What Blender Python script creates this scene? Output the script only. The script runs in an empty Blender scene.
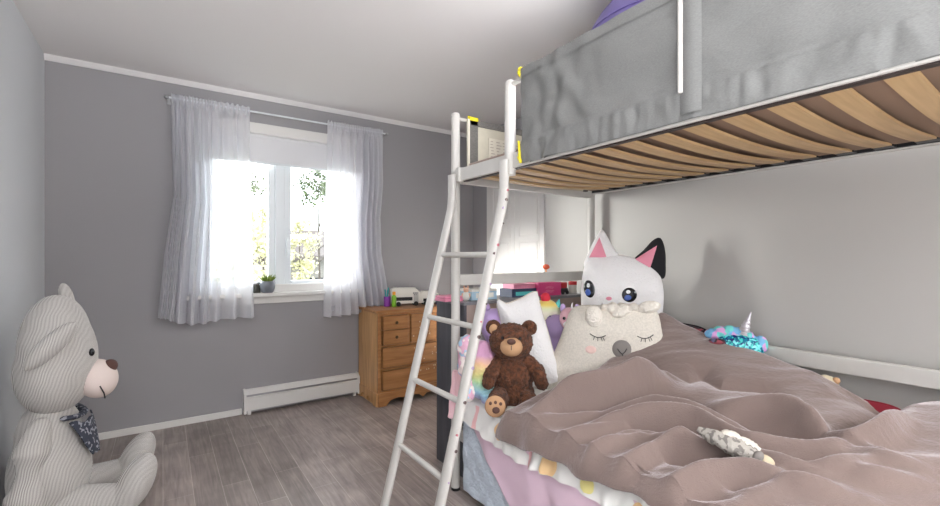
import bpy, bmesh, math, random
import numpy as np
from mathutils import Vector, Matrix, noise as mn

random.seed(7)
PI = math.pi
SC = bpy.context.scene
COL = SC.collection

# ------------------------------------------------------------------ camera model
F_PX, CX, CY, CAM_H = 445.0, 470.0, 257.0, 1.19
YAW = math.radians(34.6)
FW = Vector((math.sin(YAW), math.cos(YAW), 0))
RT = Vector((math.cos(YAW), -math.sin(YAW), 0))

def ray(px):
    a = (px - CX) / F_PX
    return FW.x + RT.x * a, FW.y + RT.y * a

def at(px, py, X=None, Y=None, Z=None, t=None):
    """world point seen at a photo position, at a known real plane"""
    dx, dy = ray(px)
    if X is not None: t = X / dx
    elif Y is not None: t = Y / dy
    elif Z is not None: t = F_PX * (CAM_H - Z) / (py - CY)
    return Vector((dx * t, dy * t, CAM_H - (py - CY) * t / F_PX))

# ------------------------------------------------------------------ materials
def new_mat(name):
    m = bpy.data.materials.new(name); m.use_nodes = True
    nt = m.node_tree
    b = nt.nodes.get('Principled BSDF')
    return m, nt, b

def col4(c): return (c[0], c[1], c[2], 1)

def srgb(r, g, b):
    def f(v):
        v /= 255.0
        return v / 12.92 if v <= .04045 else ((v + .055) / 1.055) ** 2.4
    return (f(r), f(g), f(b))

def plain(name, c, rough=.5, metal=0, var=.0, vscale=8, bump=0, bscale=60, bdist=.002, sheen=0, detail=4, c2=None, spec=None):
    m, nt, b = new_mat(name)
    b.inputs['Roughness'].default_value = rough
    b.inputs['Metallic'].default_value = metal
    b.inputs['Base Color'].default_value = col4(c)
    if spec is not None: b.inputs['Specular IOR Level'].default_value = spec
    if sheen:
        b.inputs['Sheen Weight'].default_value = sheen
        b.inputs['Sheen Roughness'].default_value = .5
    tc = nt.nodes.new('ShaderNodeTexCoord')
    if var or c2:
        n = nt.nodes.new('ShaderNodeTexNoise'); n.inputs['Scale'].default_value = vscale
        n.inputs['Detail'].default_value = detail
        nt.links.new(tc.outputs['Object'], n.inputs['Vector'])
        r = nt.nodes.new('ShaderNodeValToRGB')
        r.color_ramp.elements[0].position = .35; r.color_ramp.elements[1].position = .65
        k = 1 - var
        r.color_ramp.elements[0].color = col4([x * k for x in c]) if c2 is None else col4(c2)
        r.color_ramp.elements[1].color = col4([min(1, x * (1 + var)) for x in c]) if c2 is None else col4(c)
        nt.links.new(n.outputs['Fac'], r.inputs['Fac'])
        nt.links.new(r.outputs['Color'], b.inputs['Base Color'])
    if bump:
        n = nt.nodes.new('ShaderNodeTexNoise'); n.inputs['Scale'].default_value = bscale
        n.inputs['Detail'].default_value = 3
        nt.links.new(tc.outputs['Object'], n.inputs['Vector'])
        bp = nt.nodes.new('ShaderNodeBump'); bp.inputs['Strength'].default_value = bump
        bp.inputs['Distance'].default_value = bdist
        nt.links.new(n.outputs['Fac'], bp.inputs['Height'])
        nt.links.new(bp.outputs['Normal'], b.inputs['Normal'])
    return m

def wood(name, c1, c2, scale=(1, 12, 12), rough=.4, axis_scale=3):
    m, nt, b = new_mat(name)
    b.inputs['Roughness'].default_value = rough
    tc = nt.nodes.new('ShaderNodeTexCoord'); mp = nt.nodes.new('ShaderNodeMapping')
    mp.inputs['Scale'].default_value = scale
    nt.links.new(tc.outputs['Object'], mp.inputs['Vector'])
    n = nt.nodes.new('ShaderNodeTexNoise'); n.inputs['Scale'].default_value = axis_scale
    n.inputs['Detail'].default_value = 6; n.inputs['Distortion'].default_value = .6
    nt.links.new(mp.outputs['Vector'], n.inputs['Vector'])
    r = nt.nodes.new('ShaderNodeValToRGB')
    r.color_ramp.elements[0].position = .3; r.color_ramp.elements[1].position = .7
    r.color_ramp.elements[0].color = col4(c1); r.color_ramp.elements[1].color = col4(c2)
    nt.links.new(n.outputs['Fac'], r.inputs['Fac'])
    nt.links.new(r.outputs['Color'], b.inputs['Base Color'])
    return m

def ramp_mat(name, colors, axis, lo, hi, rough=.8, wobble=.0, bump=.5, bscale=120, sheen=.3, const=False):
    """bands of real dyed colour along an object axis"""
    m, nt, b = new_mat(name)
    b.inputs['Roughness'].default_value = rough
    b.inputs['Sheen Weight'].default_value = sheen
    tc = nt.nodes.new('ShaderNodeTexCoord'); sp = nt.nodes.new('ShaderNodeSeparateXYZ')
    nt.links.new(tc.outputs['Object'], sp.inputs['Vector'])
    mr = nt.nodes.new('ShaderNodeMapRange')
    mr.inputs['From Min'].default_value = lo; mr.inputs['From Max'].default_value = hi
    src = sp.outputs[axis]
    if wobble:
        n = nt.nodes.new('ShaderNodeTexNoise'); n.inputs['Scale'].default_value = 14
        nt.links.new(tc.outputs['Object'], n.inputs['Vector'])
        ma = nt.nodes.new('ShaderNodeMath'); ma.operation = 'MULTIPLY_ADD'
        ma.inputs[1].default_value = wobble
        nt.links.new(n.outputs['Fac'], ma.inputs[0]); nt.links.new(src, ma.inputs[2])
        src = ma.outputs[0]
    nt.links.new(src, mr.inputs['Value'])
    r = nt.nodes.new('ShaderNodeValToRGB')
    if const: r.color_ramp.interpolation = 'CONSTANT'
    el = r.color_ramp.elements
    for i, c in enumerate(colors):
        p = i / (len(colors) - 1) if not const else i / len(colors)
        if i < 2:
            e = el[i]; e.position = p
        else:
            e = el.new(p)
        e.color = col4(c)
    nt.links.new(mr.outputs['Result'], r.inputs['Fac'])
    nt.links.new(r.outputs['Color'], b.inputs['Base Color'])
    if bump:
        n2 = nt.nodes.new('ShaderNodeTexNoise'); n2.inputs['Scale'].default_value = bscale
        nt.links.new(tc.outputs['Object'], n2.inputs['Vector'])
        bp = nt.nodes.new('ShaderNodeBump'); bp.inputs['Strength'].default_value = bump
        bp.inputs['Distance'].default_value = .004
        nt.links.new(n2.outputs['Fac'], bp.inputs['Height'])
        nt.links.new(bp.outputs['Normal'], b.inputs['Normal'])
    return m

def floor_mat():
    m, nt, b = new_mat('floor_planks')
    tc = nt.nodes.new('ShaderNodeTexCoord'); mp = nt.nodes.new('ShaderNodeMapping')
    mp.inputs['Rotation'].default_value = (0, 0, PI / 2)
    nt.links.new(tc.outputs['Object'], mp.inputs['Vector'])
    br = nt.nodes.new('ShaderNodeTexBrick')
    br.inputs['Scale'].default_value = 1
    br.inputs['Brick Width'].default_value = .78; br.inputs['Row Height'].default_value = .127
    br.inputs['Mortar Size'].default_value = .0016; br.inputs['Mortar Smooth'].default_value = .2
    br.inputs['Color1'].default_value = col4(srgb(138, 127, 122))
    br.inputs['Color2'].default_value = col4(srgb(162, 150, 145))
    br.inputs['Mortar'].default_value = col4(srgb(186, 175, 169))
    br.offset = .37
    nt.links.new(mp.outputs['Vector'], br.inputs['Vector'])
    mp2 = nt.nodes.new('ShaderNodeMapping'); mp2.inputs['Scale'].default_value = (22, 1.6, 1)
    nt.links.new(tc.outputs['Object'], mp2.inputs['Vector'])
    n = nt.nodes.new('ShaderNodeTexNoise'); n.inputs['Scale'].default_value = 2.2; n.inputs['Detail'].default_value = 7
    n.inputs['Distortion'].default_value = 1.0
    nt.links.new(mp2.outputs['Vector'], n.inputs['Vector'])
    n3 = nt.nodes.new('ShaderNodeTexNoise'); n3.inputs['Scale'].default_value = 5; n3.inputs['Detail'].default_value = 4
    nt.links.new(tc.outputs['Object'], n3.inputs['Vector'])
    r = nt.nodes.new('ShaderNodeValToRGB')
    r.color_ramp.elements[0].color = (.62, .62, .62, 1); r.color_ramp.elements[1].color = (1.25, 1.25, 1.25, 1)
    r.color_ramp.elements[0].position = .3; r.color_ramp.elements[1].position = .72
    nt.links.new(n.outputs['Fac'], r.inputs['Fac'])
    r3 = nt.nodes.new('ShaderNodeValToRGB')
    r3.color_ramp.elements[0].color = (.82, .82, .82, 1); r3.color_ramp.elements[1].color = (1.15, 1.15, 1.15, 1)
    r3.color_ramp.elements[0].position = .35; r3.color_ramp.elements[1].position = .65
    nt.links.new(n3.outputs['Fac'], r3.inputs['Fac'])
    mx = nt.nodes.new('ShaderNodeMix'); mx.data_type = 'RGBA'; mx.blend_type = 'MULTIPLY'
    mx.inputs[0].default_value = .8
    nt.links.new(br.outputs['Color'], mx.inputs[6]); nt.links.new(r.outputs['Color'], mx.inputs[7])
    mx2 = nt.nodes.new('ShaderNodeMix'); mx2.data_type = 'RGBA'; mx2.blend_type = 'MULTIPLY'
    mx2.inputs[0].default_value = .9
    nt.links.new(mx.outputs[2], mx2.inputs[6]); nt.links.new(r3.outputs['Color'], mx2.inputs[7])
    nt.links.new(mx2.outputs[2], b.inputs['Base Color'])
    b.inputs['Roughness'].default_value = .36
    bp = nt.nodes.new('ShaderNodeBump'); bp.inputs['Strength'].default_value = .25; bp.inputs['Distance'].default_value = .002
    nt.links.new(n.outputs['Fac'], bp.inputs['Height'])
    nt.links.new(bp.outputs['Normal'], b.inputs['Normal'])
    return m

def knit_mat():
    """fine woven stripes that follow each piece of cloth"""
    m, nt, b = new_mat('striped_knit')
    b.inputs['Roughness'].default_value = .9; b.inputs['Sheen Weight'].default_value = .2
    tc = nt.nodes.new('ShaderNodeTexCoord')
    w = nt.nodes.new('ShaderNodeTexWave'); w.wave_type = 'BANDS'; w.bands_direction = 'X'
    w.inputs['Scale'].default_value = 74; w.inputs['Distortion'].default_value = 9.0
    w.inputs['Detail'].default_value = 1; w.inputs['Detail Scale'].default_value = .12
    mpk = nt.nodes.new('ShaderNodeMapping'); mpk.inputs['Rotation'].default_value = (0, .10, -.17)
    nt.links.new(tc.outputs['Object'], mpk.inputs['Vector']); nt.links.new(mpk.outputs['Vector'], w.inputs['Vector'])
    r = nt.nodes.new('ShaderNodeValToRGB')
    r.color_ramp.elements[0].color = col4(srgb(118, 112, 106)); r.color_ramp.elements[1].color = col4(srgb(226, 223, 219))
    r.color_ramp.elements[0].position = .25; r.color_ramp.elements[1].position = .6
    nt.links.new(w.outputs['Fac'], r.inputs['Fac'])
    nt.links.new(r.outputs['Color'], b.inputs['Base Color'])
    bp = nt.nodes.new('ShaderNodeBump'); bp.inputs['Strength'].default_value = .4; bp.inputs['Distance'].default_value = .003
    nt.links.new(w.outputs['Fac'], bp.inputs['Height']); nt.links.new(bp.outputs['Normal'], b.inputs['Normal'])
    return m

def sheer_mat():
    m, nt, b = new_mat('sheer_white')
    nt.nodes.remove(b)
    out = nt.nodes.get('Material Output')
    tr = nt.nodes.new('ShaderNodeBsdfTransparent'); tr.inputs['Color'].default_value = (1, 1, 1, 1)
    df = nt.nodes.new('ShaderNodeBsdfDiffuse'); df.inputs['Color'].default_value = (.92, .92, .94, 1)
    tl = nt.nodes.new('ShaderNodeBsdfTranslucent'); tl.inputs['Color'].default_value = (.93, .93, .96, 1)
    m1 = nt.nodes.new('ShaderNodeMixShader'); m1.inputs[0].default_value = .6
    nt.links.new(df.outputs[0], m1.inputs[1]); nt.links.new(tl.outputs[0], m1.inputs[2])
    m2 = nt.nodes.new('ShaderNodeMixShader'); m2.inputs[0].default_value = .62
    tc = nt.nodes.new('ShaderNodeTexCoord')
    wv = nt.nodes.new('ShaderNodeTexNoise'); wv.inputs['Scale'].default_value = 400
    mp = nt.nodes.new('ShaderNodeMapRange'); mp.inputs['To Min'].default_value = .60; mp.inputs['To Max'].default_value = .82
    nt.links.new(tc.outputs['Object'], wv.inputs['Vector']); nt.links.new(wv.outputs['Fac'], mp.inputs['Value'])
    nt.links.new(mp.outputs['Result'], m2.inputs[0])
    nt.links.new(tr.outputs[0], m2.inputs[1]); nt.links.new(m1.outputs[0], m2.inputs[2])
    nt.links.new(m2.outputs[0], out.inputs['Surface'])
    return m

def glass_mat():
    m, nt, b = new_mat('window_glass')
    nt.nodes.remove(b)
    out = nt.nodes.get('Material Output')
    tr = nt.nodes.new('ShaderNodeBsdfTransparent'); tr.inputs['Color'].default_value = (.96, .98, .98, 1)
    gl = nt.nodes.new('ShaderNodeBsdfGlossy'); gl.inputs['Roughness'].default_value = .02
    mx = nt.nodes.new('ShaderNodeMixShader'); mx.inputs[0].default_value = .05
    nt.links.new(tr.outputs[0], mx.inputs[1]); nt.links.new(gl.outputs[0], mx.inputs[2])
    nt.links.new(mx.outputs[0], out.inputs['Surface'])
    return m

def blotch_mat(name, base, spots, scale=9, thr=.62, rough=.8, bump=0):
    """cloth printed with scattered coloured spots"""
    m, nt, b = new_mat(name)
    b.inputs['Roughness'].default_value = rough
    tc = nt.nodes.new('ShaderNodeTexCoord')
    prev = None
    rgb = nt.nodes.new('ShaderNodeRGB'); rgb.outputs[0].default_value = col4(base); prev = rgb.outputs[0]
    for i, c in enumerate(spots):
        mp = nt.nodes.new('ShaderNodeMapping'); mp.inputs['Location'].default_value = (i * 3.7, i * 1.9, i * 5.3)
        nt.links.new(tc.outputs['Object'], mp.inputs['Vector'])
        n = nt.nodes.new('ShaderNodeTexNoise'); n.inputs['Scale'].default_value = scale; n.inputs['Detail'].default_value = .5
        nt.links.new(mp.outputs['Vector'], n.inputs['Vector'])
        r = nt.nodes.new('ShaderNodeValToRGB')
        r.color_ramp.elements[0].position = thr; r.color_ramp.elements[1].position = thr + .02
        nt.links.new(n.outputs['Fac'], r.inputs['Fac'])
        mx = nt.nodes.new('ShaderNodeMix'); mx.data_type = 'RGBA'
        nt.links.new(r.outputs['Color'], mx.inputs[0]); nt.links.new(prev, mx.inputs[6])
        mx.inputs[7].default_value = col4(c)
        prev = mx.outputs[2]
    nt.links.new(prev, b.inputs['Base Color'])
    if bump:
        n2 = nt.nodes.new('ShaderNodeTexNoise'); n2.inputs['Scale'].default_value = 150
        nt.links.new(tc.outputs['Object'], n2.inputs['Vector'])
        bp = nt.nodes.new('ShaderNodeBump'); bp.inputs['Strength'].default_value = bump; bp.inputs['Distance'].default_value = .003
        nt.links.new(n2.outputs['Fac'], bp.inputs['Height']); nt.links.new(bp.outputs['Normal'], b.inputs['Normal'])
    return m

def heather_mat(name, c1, c2, scale=(90, 90, 350)):
    m, nt, b = new_mat(name)
    b.inputs['Roughness'].default_value = .85
    tc = nt.nodes.new('ShaderNodeTexCoord'); mp = nt.nodes.new('ShaderNodeMapping')
    mp.inputs['Scale'].default_value = scale
    nt.links.new(tc.outputs['Object'], mp.inputs['Vector'])
    n = nt.nodes.new('ShaderNodeTexNoise'); n.inputs['Scale'].default_value = 1; n.inputs['Detail'].default_value = 4
    nt.links.new(mp.outputs['Vector'], n.inputs['Vector'])
    r = nt.nodes.new('ShaderNodeValToRGB')
    r.color_ramp.elements[0].position = .3; r.color_ramp.elements[1].position = .7
    r.color_ramp.elements[0].color = col4(c1); r.color_ramp.elements[1].color = col4(c2)
    nt.links.new(n.outputs['Fac'], r.inputs['Fac']); nt.links.new(r.outputs['Color'], b.inputs['Base Color'])
    bp = nt.nodes.new('ShaderNodeBump'); bp.inputs['Strength'].default_value = .3; bp.inputs['Distance'].default_value = .001
    nt.links.new(n.outputs['Fac'], bp.inputs['Height']); nt.links.new(bp.outputs['Normal'], b.inputs['Normal'])
    return m

M = {}
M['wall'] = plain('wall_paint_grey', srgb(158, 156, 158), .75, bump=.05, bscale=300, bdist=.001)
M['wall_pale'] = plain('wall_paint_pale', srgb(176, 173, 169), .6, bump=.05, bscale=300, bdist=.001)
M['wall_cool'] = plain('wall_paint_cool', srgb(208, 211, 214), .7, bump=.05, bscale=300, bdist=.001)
M['ceil'] = plain('ceiling_paint', srgb(226, 223, 222), .8)
M['white_trim'] = plain('white_trim', srgb(226, 224, 220), .45)
M['floor'] = floor_mat()
M['metal_white'] = plain('white_painted_metal', srgb(196, 193, 188), .35, var=.02, vscale=12)
M['win'] = plain('white_vinyl', srgb(225, 229, 232), .35)
M['blind'] = plain('blind_fabric', srgb(222, 222, 224), .8)
M['glass'] = glass_mat()
M['sheer'] = sheer_mat()
M['dark'] = plain('black_plastic', (.012, .012, .014), .4)
M['chrome'] = plain('grey_metal', (.45, .45, .46), .35, metal=.9)
M['pine'] = wood('golden_pine', srgb(182, 136, 86), srgb(216, 170, 116), scale=(10, 10, 1), rough=.38)
M['pine_h'] = wood('golden_pine_front', srgb(146, 98, 58), srgb(180, 130, 82), scale=(1, 10, 12), rough=.38)
M['knob'] = plain('dark_brass_knob', srgb(92, 68, 44), .4, metal=.4)
M['slat'] = wood('beech_slat', srgb(178, 146, 104), srgb(198, 166, 122), scale=(1.2, 16, 1), rough=.5)
M['mattress'] = plain('taupe_ticking', srgb(142, 118, 100), .9)
M['guard'] = heather_mat('grey_heather', srgb(105, 105, 104), srgb(121, 121, 119), (160, 160, 700))
M['guard_dark'] = heather_mat('dark_grey_heather', srgb(90, 88, 84), srgb(116, 113, 108))
M['pocket'] = plain('beige_pocket_cloth', srgb(190, 184, 166), .8, var=.06, vscale=14)
M['paper'] = plain('cream_paper', srgb(206, 200, 184), .7)
M['ink'] = plain('faded_ink', srgb(168, 160, 146), .8)
M['yellow'] = plain('yellow_webbing', srgb(222, 205, 40), .8)
M['ball'] = plain('purple_rubber', srgb(86, 74, 132), .45)
M['fleece'] = plain('mauve_fleece', srgb(124, 107, 101), 1.0, var=.05, vscale=3, bump=.5, bscale=230, bdist=.005, sheen=.85, detail=6)
_fb = M['fleece'].node_tree.nodes['Principled BSDF']; _fb.inputs['Sheen Roughness'].default_value = .42; _fb.inputs['Sheen Tint'].default_value = (.95, .88, .9, 1)
M['sheet'] = plain('white_cotton', srgb(232, 230, 226), .85)
M['print'] = plain('peach_print', srgb(236, 200, 150), .85)
M['print_y'] = plain('yellow_print', srgb(238, 226, 150), .85)
M['print_p'] = plain('pink_print', srgb(236, 190, 190), .85)
M['satin'] = plain('pink_satin', srgb(228, 200, 216), .4, var=.05, vscale=4)
M['quilt'] = plain('pale_blue_quilt', srgb(204, 214, 226), .9, bump=1, bscale=45, bdist=.012)
M['bookcase'] = wood('charcoal_laminate', srgb(58, 58, 64), srgb(78, 78, 84), scale=(8, 8, 1), rough=.5)
M['taupe'] = plain('taupe_backboard', srgb(168, 150, 140), .7)
M['knit'] = knit_mat()
M['muzzle'] = plain('pale_pink_plush', srgb(226, 211, 204), .9, bump=.2, bscale=200)
M['nose'] = plain('brown_velvet_nose', srgb(88, 58, 50), .7)
M['thread'] = plain('dark_thread', (.03, .025, .025), .7)
M['eye'] = plain('glossy_black', (.008, .008, .012), .08)
M['eyewhite'] = plain('eye_white', (.85, .85, .88), .3)
M['iris'] = plain('blue_iris', srgb(70, 96, 168), .25)
M['scarf'] = blotch_mat('navy_print_cloth', srgb(54, 58, 72), [srgb(150, 152, 160)], scale=70, thr=.58)
M['bearfur'] = plain('dark_brown_fur', srgb(92, 54, 33), .95, var=.5, vscale=60, bump=1, bscale=130, bdist=.012, sheen=.08, detail=3)
M['tan'] = plain('tan_plush', srgb(186, 146, 110), .9, bump=.3, bscale=200)
M['plush_white'] = plain('white_plush', srgb(238, 236, 236), .95, bump=.9, bscale=110, bdist=.006, sheen=.3)
M['plush_pink'] = plain('pink_plush', srgb(232, 150, 170), .95, bump=.4, bscale=150, bdist=.003)
M['plush_black'] = plain('black_plush', srgb(30, 28, 32), .95, bump=.4, bscale=150, bdist=.003)
M['oat'] = plain('oatmeal_knit', srgb(214, 207, 196), .95, var=.08, vscale=120, bump=.3, bscale=220, bdist=.002)
M['cream_fur'] = plain('cream_fur', srgb(236, 229, 218), .95, bump=1, bscale=110, bdist=.01)
M['grey_plush'] = plain('grey_plush', srgb(132, 126, 122), .9)
M['blush'] = plain('blush_pink', srgb(232, 200, 192), .95)
M['lilac'] = plain('lilac_plush', srgb(186, 160, 208), .95, bump=.4, bscale=150, sheen=.3)
M['lilac_dark'] = plain('muted_lilac_plush', srgb(160, 138, 178), .95, bump=.4, bscale=150, sheen=.3)
M['rainbow'] = ramp_mat('rainbow_fur', [srgb(232, 196, 206), srgb(184, 170, 210), srgb(146, 190, 214), srgb(170, 206, 156), srgb(230, 222, 146), srgb(232, 188, 150), srgb(212, 160, 194)], 2, 0, .26, wobble=.06, bump=1, bscale=90)
M['tie_dye'] = blotch_mat('pastel_fur', srgb(226, 178, 200), [srgb(170, 200, 225), srgb(238, 226, 222)], scale=30, thr=.55, bump=1)
M['sundae'] = ramp_mat('sundae_plush', [srgb(232, 150, 150), srgb(240, 180, 150), srgb(240, 222, 140), srgb(238, 236, 210), srgb(238, 234, 214), srgb(200, 226, 200), srgb(240, 226, 120)], 2, 0, .14, wobble=.01, bump=.3)
M['cherry'] = plain('cherry_red_plush', srgb(214, 50, 70), .9, bump=.4, bscale=150)
M['teal'] = plain('teal_felt', srgb(90, 190, 190), .9)
M['pink_uni'] = plain('pale_rose_plush', srgb(226, 178, 188), .95, bump=.4, bscale=150, sheen=.3)
M['silver'] = plain('silver_satin', srgb(206, 200, 206), .3, metal=.5, bump=.5, bscale=120)
M['sequin'] = blotch_mat('teal_sequins', srgb(20, 110, 140), [srgb(60, 200, 190), srgb(30, 50, 110), srgb(120, 220, 225)], scale=75, thr=.55, rough=.25, bump=1)
M['mane'] = blotch_mat('pastel_mane', srgb(120, 180, 220), [srgb(214, 160, 210), srgb(110, 205, 200)], scale=22, thr=.52, bump=1)
M['floral'] = blotch_mat('dark_floral', srgb(44, 34, 40), [srgb(150, 70, 80), srgb(90, 90, 120)], scale=40, thr=.6)
M['grey_fur'] = blotch_mat('tabby_fur', srgb(170, 164, 156), [srgb(122, 117, 112)], scale=75, thr=.54, bump=1)
M['beige_fur'] = plain('beige_fur', srgb(196, 182, 156), .95, bump=.6, bscale=120)
M['red_cloth'] = plain('deep_red_cloth', srgb(120, 14, 34), .85)
M['pale_pink_cloth'] = plain('pale_pink_fleece', srgb(240, 200, 206), .95, bump=.5, bscale=120)
M['toy_white'] = plain('white_toy_plastic', srgb(232, 230, 222), .4)
M['pink_box'] = plain('pink_card', srgb(226, 76, 140), .45)
M['pink_light'] = plain('light_pink_plastic', srgb(240, 150, 180), .4)
M['purple'] = plain('purple_plastic', srgb(150, 70, 180), .4)
M['tealp'] = plain('teal_plastic', srgb(40, 170, 170), .4)
M['green'] = plain('lime_plastic', srgb(130, 190, 50), .4)
M['orange'] = plain('orange_plastic', srgb(240, 160, 50), .4)
M['bluebox'] = plain('pale_blue_card', srgb(176, 206, 224), .5)
M['navy'] = plain('navy_card', srgb(50, 62, 92), .5)
M['redp'] = plain('red_plastic', srgb(200, 40, 48), .4)
M['coral'] = plain('coral_pompom', srgb(236, 112, 78), .9, bump=1, bscale=150)
M['peach'] = plain('peach_plastic', srgb(240, 190, 160), .5)
M['pot'] = plain('grey_ceramic', srgb(120, 124, 132), .4)
M['leaf'] = plain('pot_leaf', srgb(120, 140, 60), .5, var=.25, vscale=60)
M['soil'] = plain('soil', (.03, .02, .015), .95)
M['jar'] = plain('dark_glass', srgb(70, 70, 64), .2)
M['sticker1'] = plain('rose_sticker', srgb(190, 110, 120), .5)
M['sticker2'] = plain('brown_sticker', srgb(90, 72, 70), .5)
M['sticker3'] = plain('lilac_sticker', srgb(170, 150, 180), .5)
M['lawn'] = plain('lawn', (.07, .09, .03), .9, var=.3, vscale=2)
M['tree_leaf'] = plain('tree_leaf', (.62, .6, .38), .6, var=.35, vscale=3)
M['tree_leaf2'] = plain('tree_leaf_dark', (.07, .1, .03), .6, var=.3, vscale=3)
M['bark'] = plain('bark', (.06, .045, .03), .9)
M['house_wall'] = plain('house_wall', (.3, .28, .26), .8)
M['house_roof'] = plain('house_roof', (.13, .11, .105), .9)

# ------------------------------------------------------------------ object helpers
def link(name, me, m, parent=None, smooth=True, loc=None):
    o = bpy.data.objects.new(name, me); COL.objects.link(o)
    if m is not None:
        for x in (m if isinstance(m, (list, tuple)) else [m]): me.materials.append(x)
    if parent: o.parent = parent
    if loc is not None: o.location = loc
    if smooth:
        for p in me.polygons: p.use_smooth = True
    return o

def obj(name, bm, m, parent=None, smooth=False, auto=True, loc=None):
    me = bpy.data.meshes.new(name)
    bmesh.ops.recalc_face_normals(bm, faces=bm.faces)
    bm.to_mesh(me); bm.free()
    o = link(name, me, m, parent, smooth, loc)
    if smooth and auto:
        try: me.set_sharp_from_angle(angle=math.radians(40))
        except Exception: pass
    return o

def thing(name, label, cat, loc=(0, 0, 0), rotz=0, group=None):
    o = bpy.data.objects.new(name, None); COL.objects.link(o)
    o.empty_display_size = .1
    o.location = loc; o.rotation_euler = (0, 0, rotz)
    o['label'] = label; o['category'] = cat
    if group: o['group'] = group
    return o

def tag(o, label, cat, group=None):
    o['label'] = label; o['category'] = cat
    if group: o['group'] = group
    return o

def struct(name, bm, m, parent=None, smooth=False):
    o = obj(name, bm, m, parent, smooth)
    if not parent: o['kind'] = 'structure'
    return o

def dup(root, loc, rotz, label, group=None):
    r = root.copy(); COL.objects.link(r); r.location = loc; r.rotation_euler = (0, 0, rotz)
    r['label'] = label
    if group: r['group'] = group
    for ch in list(root.children):
        c = ch.copy(); COL.objects.link(c); c.parent = r
        for g in ch.children:
            d = g.copy(); COL.objects.link(d); d.parent = c
    return r

def B(): return bmesh.new()

def box(bm, x0, x1, y0, y1, z0, z1, bev=0, seg=2, mat=None):
    r = bmesh.ops.create_cube(bm, size=1)
    vs = r['verts']
    T = Matrix.Translation(((x0 + x1) / 2, (y0 + y1) / 2, (z0 + z1) / 2)) @ Matrix.Diagonal((x1 - x0, y1 - y0, z1 - z0, 1))
    bmesh.ops.transform(bm, matrix=T, verts=vs)
    if mat is not None: bmesh.ops.transform(bm, matrix=mat, verts=vs)
    if bev:
        es = list({e for v in vs for e in v.link_edges})
        bmesh.ops.bevel(bm, geom=es, offset=bev, segments=seg, profile=.5, affect='EDGES')
    return bm

def ell(bm, c, r, rot=None, u=24, v=16):
    res = bmesh.ops.create_uvsphere(bm, u_segments=u, v_segments=v, radius=1)
    T = Matrix.Translation(Vector(c)) @ (rot.to_4x4() if rot else Matrix.Identity(4)) @ Matrix.Diagonal((r[0], r[1], r[2], 1))
    bmesh.ops.transform(bm, matrix=T, verts=res['verts'])
    return bm

def tube(bm, pts, rad, n=12, sx=1, sy=1, up=Vector((0, 0, 1)), cap=True):
    """swept tube; rad number or list; sx, sy squash the section along side / up"""
    pts = [Vector(p) for p in pts]
    if not isinstance(rad, (list, tuple)): rad = [rad] * len(pts)
    rings = []
    for i, p in enumerate(pts):
        if i == 0: d = pts[1] - pts[0]
        elif i == len(pts) - 1: d = pts[-1] - pts[-2]
        else: d = (pts[i + 1] - pts[i]).normalized() + (pts[i] - pts[i - 1]).normalized()
        d.normalize()
        u0 = up if abs(d.dot(up)) < .97 else Vector((1, 0, 0))
        s = d.cross(u0).normalized(); w = s.cross(d).normalized()
        rings.append([bm.verts.new(p + s * math.cos(2 * PI * k / n) * rad[i] * sx + w * math.sin(2 * PI * k / n) * rad[i] * sy) for k in range(n)])
    for a, b in zip(rings, rings[1:]):
        for k in range(n):
            bm.faces.new((a[k], a[(k + 1) % n], b[(k + 1) % n], b[k]))
    if cap:
        bm.faces.new(rings[0][::-1]); bm.faces.new(rings[-1])
    return bm

def lathe(bm, prof, c=(0, 0, 0), n=24):
    rings = []
    for r, z in prof:
        rings.append([bm.verts.new((c[0] + r * math.cos(2 * PI * k / n), c[1] + r * math.sin(2 * PI * k / n), c[2] + z)) for k in range(n)])
    for a, b in zip(rings, rings[1:]):
        for k in range(n): bm.faces.new((a[k], a[(k + 1) % n], b[(k + 1) % n], b[k]))
    bm.faces.new(rings[0][::-1]); bm.faces.new(rings[-1])
    return bm

def prism(bm, poly, y0, y1, plane='xz'):
    """extrude a polygon"""
    def P(a, b, d): return (a, d, b) if plane == 'xz' else ((d, a, b) if plane == 'yz' else (a, b, d))
    A = [bm.verts.new(P(a, b, y0)) for a, b in poly]; C = [bm.verts.new(P(a, b, y1)) for a, b in poly]
    bm.faces.new(A); bm.faces.new(C[::-1])
    n = len(poly)
    for i in range(n): bm.faces.new((A[i], C[i], C[(i + 1) % n], A[(i + 1) % n]))
    return bm

def grid(bm, fn, nu, nv, close_u=False):
    vs = [[bm.verts.new(fn(i / nu, j / nv)) for j in range(nv + 1)] for i in range(nu + 1)]
    for i in range(nu):
        for j in range(nv):
            bm.faces.new((vs[i][j], vs[i + 1][j], vs[i + 1][j + 1], vs[i][j + 1]))
    return bm

def baked(o, mods):
    """apply modifiers into the mesh"""
    for typ, kw in mods:
        md = o.modifiers.new(typ.lower(), typ)
        for k, v in kw.items(): setattr(md, k, v)
    dg = bpy.context.evaluated_depsgraph_get()
    me = bpy.data.meshes.new_from_object(o.evaluated_get(dg))
    old = o.data
    mats = [m for m in old.materials]
    o.modifiers.clear(); o.data = me
    me.name = old.name
    if not me.materials:
        for m in mats: me.materials.append(m)
    for p in me.polygons: p.use_smooth = True
    return o

def ruffle(me, fn):
    n = len(me.vertices)
    nr = np.zeros(n * 3, dtype=np.float32); me.vertices.foreach_get('normal', nr)
    co = np.zeros(n * 3, dtype=np.float32); me.vertices.foreach_get('co', co)
    d = np.array([fn(Vector(c)) for c in co.reshape(-1, 3)], dtype=np.float32)
    co = co.reshape(-1, 3) + nr.reshape(-1, 3) * d[:, None]
    me.vertices.foreach_set('co', co.ravel()); me.update()

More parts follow.
